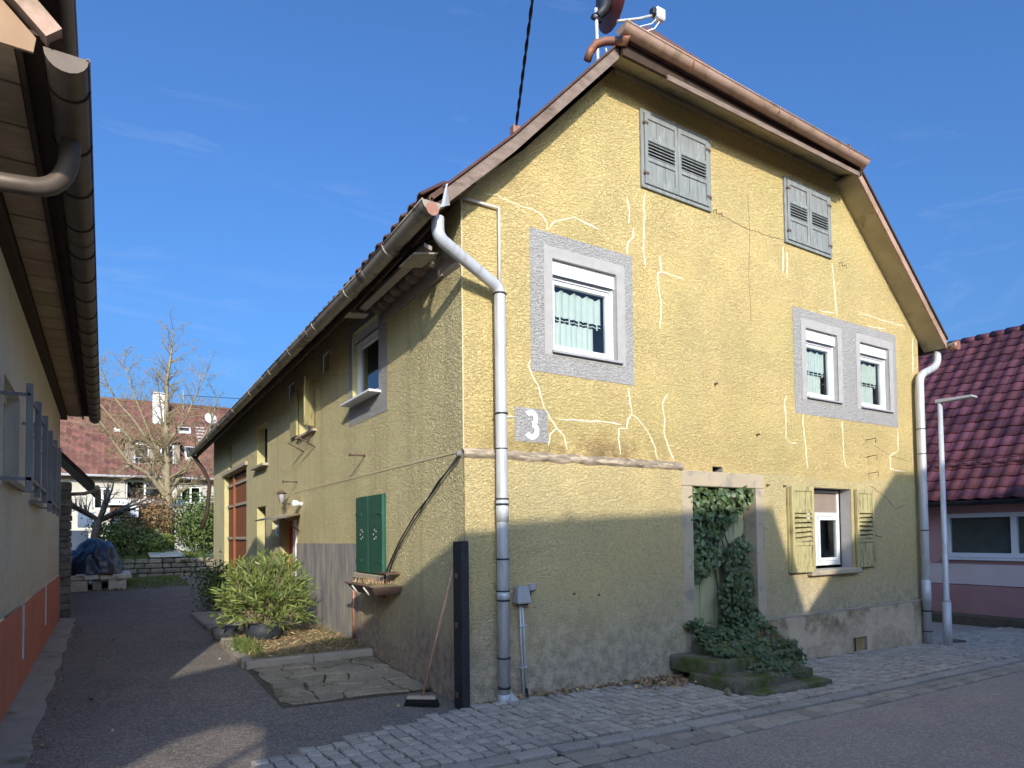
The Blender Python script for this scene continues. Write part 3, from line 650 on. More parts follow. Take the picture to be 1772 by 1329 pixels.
MB().add([(-.006, .02, 2.385), (-.006, 6.4, 2.375), (-.006, 6.4, 2.395), (-.006, .02, 2.41)], [(0, 1, 2, 3)]).build('string_line', M['faint_line'], H, fix=False)
pvc(H, S1, S_, curtain=False, shut=.14)
sw_ = box('side_sill', M['white'], H, (-.16, 2.12, 3.355), (.06, 3.24, 3.385), bevel=.004)
box('red_curtain', M['red'], H, (.24, 2.26, 3.4), (.26, 2.5, 4.2))
def casement(W, dep=.12):
    u0, u1, z0, z1 = W; o = MB()
    o.box((u0, dep, z0), (u0+.05, dep+.05, z1), S_); o.box((u1-.05, dep, z0), (u1, dep+.05, z1), S_); o.box((u0+.05, dep, z0), (u1-.05, dep+.05, z0+.05), S_); o.box((u0+.05, dep, z1-.05), (u1-.05, dep+.05, z1), S_); o.box(((u0+u1)/2-.03, dep, z0+.05), ((u0+u1)/2+.03, dep+.05, z1-.05), S_)
    w_ = o.build('window', M['whitewood'], H)
    MB().box((u0+.05, dep+.02, z0+.05), (u1-.05, dep+.024, z1-.05), S_).build('pane', M['glass'], w_)
    MB().box((u0-.05, dep+.3, z0-.1), (u1+.05, dep+.31, z1+.1), S_).build('room_back', M['dark'], w_); return w_
wv = casement(S2); casement(S4, .08); casement(SW, .06)
MB().box((4.98, -.06, 3.29), (6.12, .1, 3.325), S_).build('sill', M['sandstone'], wv)
MB().box((8.55, .17, 3.0), (9.85, .18, 4.1), S_).build('opening_back', M['dark'], H)
box('opening_post', M['whitewood'], H, (.10, 8.70, 3.14), (.16, 8.80, 4.0)); box('sill', M['limb'], H, (-.12, 8.55, 3.08), (.1, 9.85, 3.135), bevel=.006)
for q in (SA, SB, HP): MB().box((q[0]-.04, .168, q[2]-.04), (q[1]+.04, .18, q[3]+.04), S_).build('opening_back', M['dark'], H)
# open shutters of the old side window
lf = MB().hexa([(-.02, 5.03, 3.36), (-.20, 4.90, 3.36), (-.215, 4.92, 3.36), (-.03, 5.06, 3.36), (-.02, 5.03, 4.13), (-.20, 4.90, 4.13), (-.215, 4.92, 4.13), (-.03, 5.06, 4.13)]).build('shutter', M['yellshut'], H)
lf = MB().box((-.05, 6.08, 3.36), (-.015, 6.52, 4.13)).build('shutter', M['yellshut'], H)
for k in range(5): tube('nest_twig', M['iron'], H, [(-.03, 5.1+.2*k, 3.26), (-.14+.02*k, 5.0+.22*k, 3.16)], .008, 4)
# barn doors
u0, u1, z0, z1 = BD
bd_ = MB().box((.15, u0, z0), (.17, u1, z1)).build('barn_door', M['dark'], H)
for a, b in ((u0+.10, 13.15), (13.25, u1-.03)):
    n = max(2, int((b-a)/.35)); wdt = (b-a)/n
    for k in range(n): box('board', M['barn'], bd_, (.11, a+k*wdt+.003, z0+.02), (.148, a+(k+1)*wdt-.003, z1-.08), bevel=.003)
    for zz in (z1-.32, 2.42, 1.55): box('crossbar', M['limb'], bd_, (.07, a+.02, zz), (.109, b-.05, zz+.07), bevel=.004)
box('door_post', M['barn'], bd_, (.03, u0+.02, z0), (.15, u0+.09, z1-.02), bevel=.005); box('door_post', M['barn'], bd_, (.05, 13.16, z0), (.15, 13.24, z1-.05), bevel=.005)
box('barn_lintel', M['limb'], H, (-.06, 10.85, 3.31), (.06, 14.5, 3.40), bevel=.006)
# green shutters
gs_ = MB().box((-.012, 1.98, 1.13), (-.002, 2.95, 2.11)).build('green_shutter_frame', M['greenshut'], H)
for a, b, n in ((1.99, 2.47, 0), (2.485, 2.94, 0)):
    lf = MB().box((-.05, a, 1.14), (-.013, b, 2.10)).build('shutter', M['greenshut'], H, bevel=.003, label='closed green wooden shutter with heart holes' if 0 else 'closed green wooden board shutter')
    for zz in (1.27, 1.86): box('strap_hinge', M['greenshut'], lf, (-.058, (a if a < 2.1 else b-.22), zz), (-.051, (a+.22 if a < 2.1 else b), zz+.035))
    for k in range(5):
        yy = (a+b)/2+.05*cos(k*1.26); zz = 1.62+.06*sin(k*1.26); MB().tube([(-.0515, yy, zz), (-.054, yy, zz)], .011, 6).build('shutter_hole', M['white_line'], lf)
box('sill', M['sandstone'], H, (-.07, 1.92, 1.055), (-.004, 3.0, 1.125), bevel=.008)
# red door with canopy
box('door_reveal', M['sandstone'], H, (-.02, 7.39, .25), (.0, 7.55, 1.9)); box('door_reveal', M['whitewood'], H, (-.03, 6.22, .25), (-.0005, 6.40, 1.9))
dd = box('red_door', M['red'], H, (.14, 6.42, .22), (.17, 7.38, 1.90)); box('door_panel', M['whitewood'], dd, (.12, 6.62, .4), (.139, 6.80, 1.7))
MB().hexa([(-.45, 5.05, 1.90), (-.45, 7.55, 1.90), (0, 7.65, 2.00), (0, 6.0, 1.98), (-.45, 5.05, 1.925), (-.45, 7.55, 1.925), (0, 7.65, 2.03), (0, 6.0, 2.01)]).build('canopy', M['limb'], H)
tube('canopy_brace', M['iron'], H, [(-.01, 6.05, 1.7), (-.3, 6.0, 1.92)], .012, 5)
# roof -------------------------------------------------------------
def ez(y): return pl(y, (-.3, 2, 5, 16.8), (4.57, 4.46, 4.42, 4.33))
Y0, Y1 = -.30, 16.85
ysl = [Y0, 2, 5, 10, Y1]
mb = MB()
for i in range(4):
    a, b = ysl[i], ysl[i+1]
    mb.hexa([(-.47, a, ez(a)-.06), (-.47, b, ez(b)-.06), (.36, b, 5.28), (.36, a, 5.28), (-.47, a, ez(a)), (-.47, b, ez(b)), (.36, b, 5.34), (.36, a, 5.34)])
RS = (3.98, 1.5, 9.18)
mb.prism([(.36, Y0, 5.34), (1.78, Y0, 6.85), RS, (3.98, Y1, 9.18), (.36, Y1, 5.34)], (.04, 0, -.05))
mb.prism([(8.80, Y0, 4.58), (8.80, Y1, 4.58), (7.5, Y1, 5.74), (7.5, Y0, 5.74)], (-.04, 0, -.05))
mb.prism([(7.5, Y0, 5.74), (7.5, Y1, 5.74), (3.98, Y1, 9.18), RS, (6.26, Y0, 6.87)], (-.04, 0, -.05))
mb.prism([(1.70, -.46, 6.80), (6.22, -.46, 6.74), (6.30, -.26, 6.90), RS, (1.80, -.26, 6.92)], (0, .04, -.05))
roof = mb.build('roof', M['rofftile'], H)
# eave tiles, one by one
tm = MB(); K = 5; vs = []
for k in range(K+1):
    t = k/K; hgt = .022*sin(t*2*pi)+.018
    vs += [(0, t*.215, hgt), (.30, t*.215, hgt+.0), (0, t*.215, hgt-.016), (.30, t*.215, hgt-.016)]
tm.add(vs, [(k*4, k*4+1, k*4+5, k*4+4) for k in range(K)]+[(k*4+2, k*4+6, k*4+7, k*4+3) for k in range(K)]+[(k*4, k*4+4, k*4+6, k*4+2) for k in range(K)]+[(0, 2, 3, 1)], True)
t0 = tm.build('eave_tile', M['rofftile'], roof, fix=False); tme = t0.data
y = Y0; i = 0
while y < Y1-.2:
    o = t0 if i == 0 else link('eave_tile', tme, roof)
    o.location = (-.53, y, ez(y)-.015+R.uniform(-.004, .004)); o.rotation_euler = (0, -math.atan(.98)+.15, R.uniform(-.02, .02)); y += .208; i += 1
# dark soffit under the left eave: battens and rafters
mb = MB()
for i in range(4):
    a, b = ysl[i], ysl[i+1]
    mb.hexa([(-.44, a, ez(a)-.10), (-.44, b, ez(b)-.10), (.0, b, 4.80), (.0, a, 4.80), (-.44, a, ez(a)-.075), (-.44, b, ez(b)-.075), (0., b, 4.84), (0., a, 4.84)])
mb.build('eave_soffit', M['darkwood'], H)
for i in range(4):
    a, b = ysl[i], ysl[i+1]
    MB().hexa([(-.455, a, ez(a)-.26), (-.455, b, ez(b)-.26), (-.435, b, ez(b)-.26), (-.435, a, ez(a)-.26), (-.455, a, ez(a)-.012), (-.455, b, ez(b)-.012), (-.435, b, ez(b)-.012), (-.435, a, ez(a)-.012)]).build('eave_light_stop', M['darkwood'], H)  # board added to block sun leaking between gutter and roof edge
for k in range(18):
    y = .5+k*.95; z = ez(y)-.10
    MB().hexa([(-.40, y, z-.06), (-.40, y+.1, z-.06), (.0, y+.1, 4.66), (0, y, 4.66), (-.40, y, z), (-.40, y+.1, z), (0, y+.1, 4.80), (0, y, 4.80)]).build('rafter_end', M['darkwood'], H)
# verge boards and boxed soffit at the gable
prof_l = [(-.34, 4.50), (.39, 5.20), (1.74, 6.64)]; prof_r = [(6.20, 6.68), (7.41, 5.62), (8.66, 4.52)]
def board(pr, ya, yb, z0, z1, name, mt):
    mb = MB()
    for i in range(len(pr)-1):
        (xa, za), (xb, zb) = pr[i], pr[i+1]
        mb.hexa([(xa, ya, za+z0), (xb, ya, zb+z0), (xb, yb, zb+z0), (xa, yb, za+z0), (xa, ya, za+z1), (xb, ya, zb+z1), (xb, yb, zb+z1), (xa, yb, za+z1)])
    return mb.build(name, mt, H)
board(prof_l, -.335, -.305, 0, .155, 'verge_board', M['verge']); board(prof_r, -.335, -.305, 0, .13, 'verge_board', M['copper_pale'])
board(prof_l, -.36, -.28, .157, .185, 'verge_flashing', M['rofftile']); board(prof_r, -.36, -.28, .132, .17, 'verge_flashing', M['darkwood'])
board(prof_l, -.304, .01, .012, .045, 'verge_soffit', M['soffit']); board(prof_r, -.304, .01, .012, .045, 'verge_soffit', M['soffit'])
# half hip eave: wall board, soffit boards, fascia, gutter
x = 1.78; i = 0
for wd in (.95, 1.3, 1.25, 1.0):
    MB().hexa([(x, -.36, 6.67), (x+wd-.012, -.36, 6.66), (x+wd-.012, .01, 6.83), (x, .01, 6.83), (x, -.36, 6.69), (x+wd-.012, -.36, 6.68), (x+wd-.012, .01, 6.85), (x, .01, 6.85)]).build('soffit_board', M['soffit'], H); x += wd
box('hip_fascia', M['darkwood'], H, (1.72, -.41, 6.62), (6.2, -.375, 6.76)); box('hip_fascia', M['verge'], H, (2.35, -.43, 6.57), (6.1, -.411, 6.63))
box('hip_batten', M['soffit'], H, (1.95, -.03, 6.76), (6.42, -.002, 6.81), bevel=.004)
def half_gutter(name, mt, parent, p0, p1, r, out, n=9, th=.006, **p):
    """open half-round gutter from p0 to p1 (rim centre line); 'out' is the outward horizontal unit"""
    mb = MB(); p0, p1, out = Vector(p0), Vector(p1), Vector(out); up = Vector((0, 0, 1))
    for rr in (r, r-th):
        for q in (p0, p1):
            for k in range(n+1):
                a = pi*k/n; mb.v.append(tuple(q-out*(cos(a)*rr)-up*(sin(a)*rr)))
    m_ = n+1
    for k in range(n): mb.f.append((k, k+1, m_+k+1, m_+k)); mb.sm.append(True); mb.f.append((2*m_+k, 3*m_+k, 3*m_+k+1, 2*m_+k+1)); mb.sm.append(True)
    for a in (0, n): mb.f.append((a, m_+a, 3*m_+a, 2*m_+a)); mb.sm.append(False)
    o = mb.build(name, mt, parent, fix=False, **p)
    for q in (p0, p1):
        c = MB(); c.v = [tuple(q-out*(cos(pi*k/n)*(r+.003))-up*(sin(pi*k/n)*(r+.003))) for k in range(n+1)]
        c.f = [tuple(range(n+1))]; c.sm = [False]; c.build('end_cap', mt, o, fix=False)
    b = MB().tube([p0+out*r, p1+out*r], .009, 6).build('rim_bead', mt, o)
    return o
hg = half_gutter('hip_gutter', M['copper_pale'], H, (1.62, -.50, 6.83), (6.10, -.50, 6.74), .08, (0, -1, 0))
for xx in (2.6, 4.1, 5.6): box('gutter_joint', M['copper'], hg, (xx, -.585, 6.72), (xx+.012, -.50, 6.80))
tube('gutter_outlet', M['copper'], H, [(1.69, -.50, 6.76), (1.72, -.44, 6.74), (1.68, -.36, 6.78), (1.60, -.28, 6.80), (1.54, -.20, 6.80), (1.50, -.14, 6.74), (1.49, -.10, 6.66)], [.045, .05, .045, .045, .045, .045, .045], 8)
lg = None
for a, b in ((-.52, 1.0), (1.0, 3.2), (3.2, 6), (6, 11), (11, 16.95)):
    gz = lambda y: pl(y, (-.52, 1, 5, 17), (4.40, 4.34, 4.31, 4.22))
    o = half_gutter('eave_gutter', M['zinc_d'], H, (-.55, a+.004, gz(a)), (-.55, b, gz(b)), .085, (-1, 0, 0))
for y in (.4, 1.6, 2.9, 4.2, 5.5, 7.2, 9, 11, 13): box('gutter_bracket', M['zinc_d'], H, (-.645, y, gz(y)-.09), (-.46, y+.025, gz(y)+.012), bevel=.003) if 0 else tube('gutter_bracket', M['zinc_d'], H, [(-.55+.088*cos(a), y, gz(y)+.088*sin(a)) for a in [pi+i*pi/8 for i in range(9)]], .009, 5)
MB().hexa([(-.42, -.50, 4.40), (-.30, -.36, 4.50), (-.32, -.34, 4.50), (-.44, -.46, 4.40), (-.36, -.44, 4.64), (-.33, -.37, 4.64), (-.34, -.36, 4.64), (-.37, -.43, 4.64)]).build('corner_flashing', M['zinc'], H)
tube('gutter_end_rust', M['copper'], H, [(-.55, -.53, 4.33), (-.55, -.535, 4.33)], .06, 10)
tube('far_downpipe', M['darkwood'], H, [(-.55, 16.9, 4.2), (-.25, 16.7, 3.7), (-.10, 16.55, 3.3), (-.16, 16.6, 2.4), (-.3, 16.7, 1.9)], .06, 8)

def downpipe(pts, r, bands, label, shoe=True):
    o = tube('downpipe', M['zinc'], H, pts, r, 14, label=label)
    for z, h, rr in bands:
        x, y = pts[-1][0], pts[-1][1]
        tube('pipe_collar' if h > .03 else 'pipe_clamp', M['zinc'] if h > .03 else M['metal_d'], o, [(x, y, z), (x, y, z+h)], rr, 14)
    return o
def arc(a, b, c, n=5):
    a, b, c = Vector(a), Vector(b), Vector(c); return [(a*(1-t)**2+b*2*t*(1-t)+c*t*t) for t in [i/n for i in range(n+1)]]
PX, PY = .345, -.125
pts = [(-.42, -.36, 4.36), (-.42, -.36, 4.30)]+arc((-.42, -.36, 4.26), (-.42, -.36, 4.20), (-.36, -.34, 4.17))+arc((.28, -.135, 3.985), (PX, PY, 3.96), (PX, PY, 3.88))+[(PX, PY, 2.0), (PX, PY, .05)]
dp = downpipe([tuple(p) for p in pts], .056, [(3.90, .012, .066), (2.745, .014, .065), (2.41, .01, .060), (1.93, .014, .066), (1.72, .21, .061), (1.875, .02, .066), (1.36, .014, .064), (1.06, .012, .066), (.985, .07, .0615), (.97, .014, .065), (.43, .014, .065), (.15, .02, .064), (.0, .10, .060)], 'tall grey downpipe at the front corner of the yellow house')
MB().hexa([(PX+.03, PY-.04, -.02), (PX+.19, PY-.04, -.02), (PX+.19, PY+.05, -.02), (PX+.03, PY+.05, -.02), (PX+.04, PY-.02, .12), (PX+.06, PY-.02, .12), (PX+.06, PY+.02, .12), (PX+.04, PY+.02, .12)]).build('pipe_shoe', M['zinc'], dp)
rg = half_gutter('right_gutter', M['zinc_d'], H, (8.85, -.40, 4.62), (8.85, 16.9, 4.5), .08, (1, 0, 0))
tube('gutter_end_copper', M['copper'], H, [(8.86, -.42, 4.58), (8.86, -.30, 4.585)], .075, 10)
pts = [(8.80, -.12, 4.56), (8.80, -.12, 4.44)]+arc((8.80, -.12, 4.40), (8.78, -.12, 4.30), (8.64, -.12, 4.24))+arc((8.34, -.12, 4.12), (8.21, -.12, 4.05), (8.21, -.12, 3.94))+[(8.21, -.12, 2.0), (8.21, -.12, -.25)]
downpipe([tuple(p) for p in pts], .06, [(3.2, .012, .066), (2.8, .012, .065), (1.58, .014, .067), (.38, .42, .067), (.30, .02, .07), (-.02, .015, .069)], 'grey downpipe at the right corner by the street lamp')
# thin conduit pipes
tube('conduit', M['whitewood'], H, [(.02, -.03, 4.80), (.40, -.03, 4.80), (.40, -.03, 4.05)], .016, 8)
tube('conduit', M['whitewood'], H, [(.415, -.055, 2.39), (.415, -.055, 1.0)], .009, 6)

# ------------------------------------------------------------ things on the yellow house
o = thing('electric_box', 'small grey electric connection box with two thin conduits beside the downpipe', 'electric box')
mb = MB(); mb.hexa([(.49, -.16, .93), (.66, -.16, .93), (.66, -.036, .93), (.49, -.036, .93), (.52, -.13, 1.10), (.64, -.13, 1.10), (.64, -.036, 1.10), (.52, -.036, 1.10)]).build('hood', M['greybox'], o, bevel=.02, seg=3)
box('junction_box', M['greybox'], o, (.68, -.08, 1.045), (.76, -.037, 1.115), bevel=.008)
tube('conduit', M['zinc'], o, [(.575, -.06, .94), (.58, -.06, .6), (.60, -.075, -.03)], .011, 8); tube('conduit', M['zinc'], o, [(.60, -.06, .94), (.615, -.06, .6), (.64, -.055, .10)], .011, 8)
tube('conduit_foot', M['cable'], o, [(.64, -.055, .10), (.65, -.06, .0)], .013, 8)
for z in (.70, .30): box('pipe_clip', M['zinc'], o, (.56, -.075, z), (.645, -.037, z+.018), bevel=.004)
tube('cable_loop', M['cable'], o, [(.70, -.06, 1.05), (.70, -.06, .97), (.66, -.06, .91), (.61, -.06, .91)], .007, 5)

o = thing('gate_post', 'tall dark steel gate post standing at the house corner', 'post')
box('post', M['metal_d'], o, (-.108, -.155, -.02), (-.034, -.085, 1.545), bevel=.006)
box('post_flange', M['metal_d'], o, (-.104, -.084, 0), (-.085, .03, 1.54), bevel=.003)
for z in (.75, 1.2, .12): box('hinge_lug', M['iron'], o, (-.138, -.08, z), (-.109, -.045, z+.05), bevel=.006)

o = thing('broom', 'broom with black bristles and wooden stick leaning on the side wall', 'broom')
tube('stick', M['stick'], o, [(-.345, .20, .115), (-.06, .08, 1.35)], .015, 8)
hb = MB(); cxb, cyb = -.352, .205
ax = Vector((.80, -.60, 0)).normalized(); ay = Vector((.6, .8, 0)).normalized()
def bm_(u, v, z): q = Vector((cxb, cyb, 0))+ax*u+ay*v; return (q.x, q.y, z)
hb.hexa([bm_(-.14, -.03, .085), bm_(.14, -.03, .085), bm_(.14, .03, .085), bm_(-.14, .03, .085), bm_(-.13, -.025, .115), bm_(.13, -.025, .115), bm_(.13, .025, .115), bm_(-.13, .025, .115)]).build('broom_head', M['limb'], o, bevel=.004)
br = MB()
for i in range(29):
    for j in range(5):
        u = -.135+.27*i/28; v = -.024+.012*j; br.tube([bm_(u, v, .09), bm_(u*1.16+R.uniform(-.006, .006), v*1.8+R.uniform(-.006, .006), .018)], [.006, .007], 4)
br.build('bristles', M['bristle'], o, fix=False)

o = thing('wall_trough', 'small brown stone trough fixed under the green shutters', 'trough')
MB().hexa([(-.28, 1.62, .93), (-.28, 2.30, .93), (-.0135, 2.36, .93), (-.0135, 1.56, .93), (-.36, 1.52, 1.035), (-.36, 2.40, 1.035), (-.0135, 2.46, 1.035), (-.0135, 1.46, 1.035)]).build('basin', M['sink'], o, bevel=.008)
box('soil', M['bedsoil'], o, (-.32, 1.58, 1.036), (-.04, 2.36, 1.048)); box('rim', M['sink'], o, (-.375, 1.50, 1.03), (-.345, 2.42, 1.052), bevel=.004)
for y in (1.75, 2.15): tube('bracket', M['whitewood'], o, [(-.365, y, 1.02), (-.30, y, .93)], .010, 6)
tube('drain_pipe', M['copper'], o, [(-.03, 3.10, 1.0), (-.03, 3.10, .24)], .022, 8)
blades('dry_stalks', lambda: (R.uniform(-.31, -.05), R.uniform(1.6, 2.34)), 120, .05, M['deadleaf'], 'dry stalks in the trough', zf=lambda x, y: 1.05).parent = o
o = thing('wall_cable', 'loose black cable hanging across the sunny side wall', 'cable')
tube('cable', M['cable'], o, [(-.04, .0, 2.36), (-.05, .35, 2.16), (-.05, .66, 1.99), (-.05, 1.0, 1.83), (-.05, 1.43, 1.55), (-.05, 1.70, 1.33), (-.05, 1.87, 1.17), (-.05, 2.06, .89)], .009, 6)
tube('cable', M['cable'], o, [(-.04, .0, 2.33), (-.05, .45, 2.13), (-.05, 1.0, 1.78), (-.05, 1.36, 1.55), (-.05, 1.6, 1.36), (-.05, 1.80, 1.15)], .007, 6)
box('wire_clamp', M['guard'], o, (-.06, .0, 2.34), (-.01, .05, 2.385), bevel=.01); box('wall_shelf', M['iron'], o, (-.17, 1.55, 1.16), (-.005, 1.80, 1.185), bevel=.004)
box('rust_hook', M['copper'], o, (-.06, 1.98, .86), (-.005, 2.12, .90), bevel=.006)
for (y, z, e) in ((2.70, 2.64, .205), (6.21, 2.56, .24)):
    tube('wall_rod', M['iron'], H, [(.0, y, z), (-e, y, z)], .012, 6); tube('wall_rod_eye', M['iron'], H, [(-e, y-.015, z+.012), (-e, y+.015, z-.012)], .014, 6)
for (y, z, e, dz) in ((5.76, 3.04, .26, .14), (5.07, 3.04, .26, .14)): tube('wall_rod', M['iron'], H, [(.0, y, z), (-e, y+.02, z+dz)], .012, 6)
# swallow nests
o = thing('nest_board', 'white board with a row of clay swallow nests under the eave', 'nest board')
box('back_board', M['nestboard'], o, (-.030, .36, 4.18), (-.002, 2.02, 4.34), bevel=.003); box('front_board', M['soffit_l'], o, (-.33, .34, 4.44), (-.29, 1.98, 4.50), bevel=.003) if 0 else None
MB().hexa([(-.34, .10, 4.30), (-.34, 2.02, 4.27), (-.26, 2.02, 4.25), (-.26, .10, 4.28), (-.34, .10, 4.34), (-.34, 2.02, 4.31), (-.26, 2.02, 4.29), (-.26, .10, 4.32)]).build('front_board', M['nestboard'], o)
MB().hexa([(-.46, .06, 4.19), (-.46, .42, 4.19), (-.22, .42, 4.24), (-.22, .06, 4.24), (-.46, .06, 4.205), (-.46, .42, 4.205), (-.22, .42, 4.255), (-.22, .06, 4.255)]).build('end_board', M['nestboard'], o)
MB().hexa([(-.46, 1.92, 4.19), (-.46, 2.10, 4.19), (-.22, 2.10, 4.22), (-.22, 1.92, 4.22), (-.46, 1.92, 4.205), (-.46, 2.10, 4.205), (-.22, 2.10, 4.235), (-.22, 1.92, 4.235)]).build('end_board', M['nestboard'], o)
MB().hexa([(-.03, .02, 4.20), (-.03, .36, 4.20), (-.001, .36, 4.16), (-.001, .02, 4.16), (-.17, .02, 4.36), (-.03, .36, 4.36), (-.001, .36, 4.36), (-.001, .02, 4.36)]).build('side_board', M['nestboard'], o)
nm = bmesh.new(); bmesh.ops.create_icosphere(nm, subdivisions=2, radius=.085)
for v in nm.verts:
    v.co *= 1+.14*mnoise.noise(v.co*18)
nme = bpy.data.meshes.new('nest'); nm.to_mesh(nme); nm.free(); nme.materials.append(M['clay'])
for k in range(8):
    q = link('nest', nme, o, (-.155+R.uniform(-.015, .015), .40+k*.205, 4.315-.004*k), (R.uniform(0, 3), R.uniform(0, 3), R.uniform(0, 3)))
    tube('nest_hole', M['dark'], q, [(0, 0, 0), (.0, -.001, 0)], .001, 4) if 0 else None
# wall lights by the red door
o = thing('wall_lantern', 'old glass wall lantern above the canopy', 'lantern')
tube('arm', M['iron'], o, [(0, 6.72, 2.20), (-.12, 6.72, 2.20), (-.15, 6.72, 2.24)], .012, 6)
MB().tube([(-.15, 6.72, 2.22), (-.15, 6.72, 2.38), (-.15, 6.72, 2.42)], [.04, .06, .02], 6).build('lantern_body', M['greybox'], o); MB().tube([(-.15, 6.72, 2.385), (-.15, 6.72, 2.44)], [.10, .02], 8).build('lantern_cap', M['iron'], o)
o = thing('wall_lamp', 'small round white lamp on the side wall next to the lantern', 'lamp')
MB().tube([(-.02, 5.88, 2.16), (-.10, 5.88, 2.17), (-.15, 5.88, 2.17), (-.17, 5.88, 2.17)], [.02, .055, .055, .02], 10).build('lamp_globe', M['white'], o); tube('base', M['white'], o, [(0, 5.88, 2.16), (-.03, 5.88, 2.16)], .035, 8)

# dish, antenna mast, cable
o = thing('satellite_dish', 'red brown satellite dish with its receiver arm on the half hip', 'satellite dish')
tube('mast', M['zinc'], o, [(1.98, .3, 6.9), (1.96, .3, 7.72)], .022, 8)
mb = MB(); cx0 = Vector((2.18, .28, 8.02)); nrm = Vector((.96, -.25, .12)).normalized(); uu = nrm.orthogonal().normalized(); vv = nrm.cross(uu); rings = 5; seg = 24
for r_ in range(rings+1):
    rr = .42*r_/rings
    for k in range(seg): mb.v.append(tuple(cx0+uu*cos(2*pi*k/seg)*rr+vv*sin(2*pi*k/seg)*rr+nrm*(.35*rr*rr-.06)))
for r_ in range(rings):
    for k in range(seg): a = r_*seg+k; b = r_*seg+(k+1) % seg; mb.f.append((a, b, b+seg, a+seg)); mb.sm.append(True)
mb.build('reflector', M['dish'], o, fix=False)
MB().tube([tuple(cx0-nrm*.05), tuple(cx0-nrm*.10+Vector((0, 0, -.25))), (1.97, .3, 7.62)], [.13, .06, .05], 8).build('mount', M['metal_d'], o)
tube('clamp', M['metal_d'], o, [(1.90, .3, 7.60), (2.03, .3, 7.60)], .03, 6)
tube('feed_arm', M['zinc'], o, [(2.2, .2, 7.60), (2.55, .2, 7.78), (2.80, .2, 7.93)], .016, 6)
box('receiver', M['white'], o, (2.80, .14, 7.88), (2.94, .24, 8.02), bevel=.015); box('receiver_clamp', M['metal_d'], o, (2.74, .15, 7.90), (2.80, .23, 7.99), bevel=.01)
tube('receiver_cable', M['white'], o, [(2.88, .19, 7.88), (2.80, .2, 7.76), (2.65, .2, 7.66), (2.45, .2, 7.52)], .009, 5); tube('receiver_cable', M['white'], o, [(2.84, .19, 7.90), (2.75, .2, 7.80), (2.55, .2, 7.68), (2.35, .2, 7.58)], .007, 5)
tube('stay', M['zinc'], o, [(2.2, .3, 7.02), (2.10, .3, 7.3)], .012, 6)
o = thing('overhead_cable', 'black twisted overhead cable rising from the left roof slope', 'cable')
A = Vector((1.28, 1.0, 6.45)); B = Vector((-.28, -2.40, 7.95))
pts = [A.lerp(B, t)-Vector((0, 0, .12*t*(1-t)*4*.3)) for t in [i/24*1.8 for i in range(25)]]
B2 = pts
for ph in (0, pi):
    q = []
    P_ = []
    for i in range(161):
        t = i/160*1.8; p = A.lerp(B, t); a = i*.9+ph; P_.append((p.x+.011*cos(a), p.y+.004*cos(a), p.z+.011*sin(a)))
    tube('strand', M['cable'], o, P_, .0125, 5)
box('roof_hook', M['copper'], o, (1.22, .95, 6.36), (1.34, 1.05, 6.47), bevel=.01)

# ------------------------------------------------------------ steps and ivy
o = thing('stone_steps', 'mossy sandstone steps covered in ivy in front of the old door', 'steps')
def rough_block(a, b, name, parent, amp=.012):
    mb = MB(); bm = bmesh.new(); bmesh.ops.create_cube(bm, size=1)
    sx, sy, sz = b[0]-a[0], b[1]-a[1], b[2]-a[2]
    for v in bm.verts: v.co = Vector((a[0]+sx*(v.co.x+.5), a[1]+sy*(v.co.y+.5), a[2]+sz*(v.co.z+.5)))
    bmesh.ops.bevel(bm, geom=list(bm.edges), offset=.022, segments=2, affect='EDGES', profile=.6)
    bmesh.ops.triangulate(bm, faces=[f for f in bm.faces if len(f.verts) > 4])
    bmesh.ops.subdivide_edges(bm, edges=[e for e in bm.edges if e.calc_length() > .2], cuts=5, use_grid_fill=True)
    for v in bm.verts:
        n_ = mnoise.noise_vector(v.co*5)*amp+mnoise.noise_vector(v.co*17)*amp*.4; v.co += n_
    me = bpy.data.meshes.new(name); bm.to_mesh(me); bm.free(); me.materials.append(M['mossstone'])
    for p in me.polygons: p.use_smooth = True
    return link(name, me, parent)
rough_block((2.66, -1.17, -.24), (3.92, -.5, -.02), 'step', o); rough_block((2.56, -.99, -.08), (3.86, -.35, .075), 'step', o); rough_block((2.60, -.66, .05), (3.50, -.04, .215), 'step', o)
rough_block((3.45, -.70, .05), (4.10, -.03, .22), 'step', o); rough_block((2.95, -.36, .2), (4.2, -.03, .33), 'step', o)
MB().tube([(2.45, -.95, .02), (2.50, -1.0, -.1)], .03, 5).build('root', M['bark'], o)

def leafcard(mb, p, nrm, size, rot, kind='ivy'):
    nrm = Vector(nrm).normalized(); u = nrm.orthogonal().normalized(); v = nrm.cross(u)
    a, b = cos(rot), sin(rot); U = u*a+v*b; V = v*a-u*b
    if kind == 'ivy':
        sh = [(0, -.45), (.5, -.25), (.42, .12), (.22, .2), (0, .62), (-.22, .2), (-.42, .12), (-.5, -.25)]
        P = [tuple(p+U*(x*size)+V*(y*size)+nrm*(abs(x)*-.25*size)) for x, y in sh]
        n = len(mb.v); mb.v += P+[tuple(p+nrm*.05*size)]
        for i in range(8): mb.f.append((n+i, n+(i+1) % 8, n+8)); mb.sm.append(True)
    else:
        P = [p, p+U*size*.09+V*size*.4, p+V*size-nrm*size*.12, p-U*size*.09+V*size*.4]
        n = len(mb.v); mb.v += [tuple(q) for q in P]; mb.f += [(n, n+1, n+2), (n, n+2, n+3)]; mb.sm += [False, False]
def inpoly(x, z, P):
    c = False
    for i in range(len(P)):
        (xa, za), (xb, zb) = P[i], P[i-1]
        if (za > z) != (zb > z) and x < (xb-xa)*(z-za)/(zb-za)+xa: c = not c
    return c
ivy = thing('ivy', 'dark glossy ivy climbing over the old front door and its steps', 'ivy')
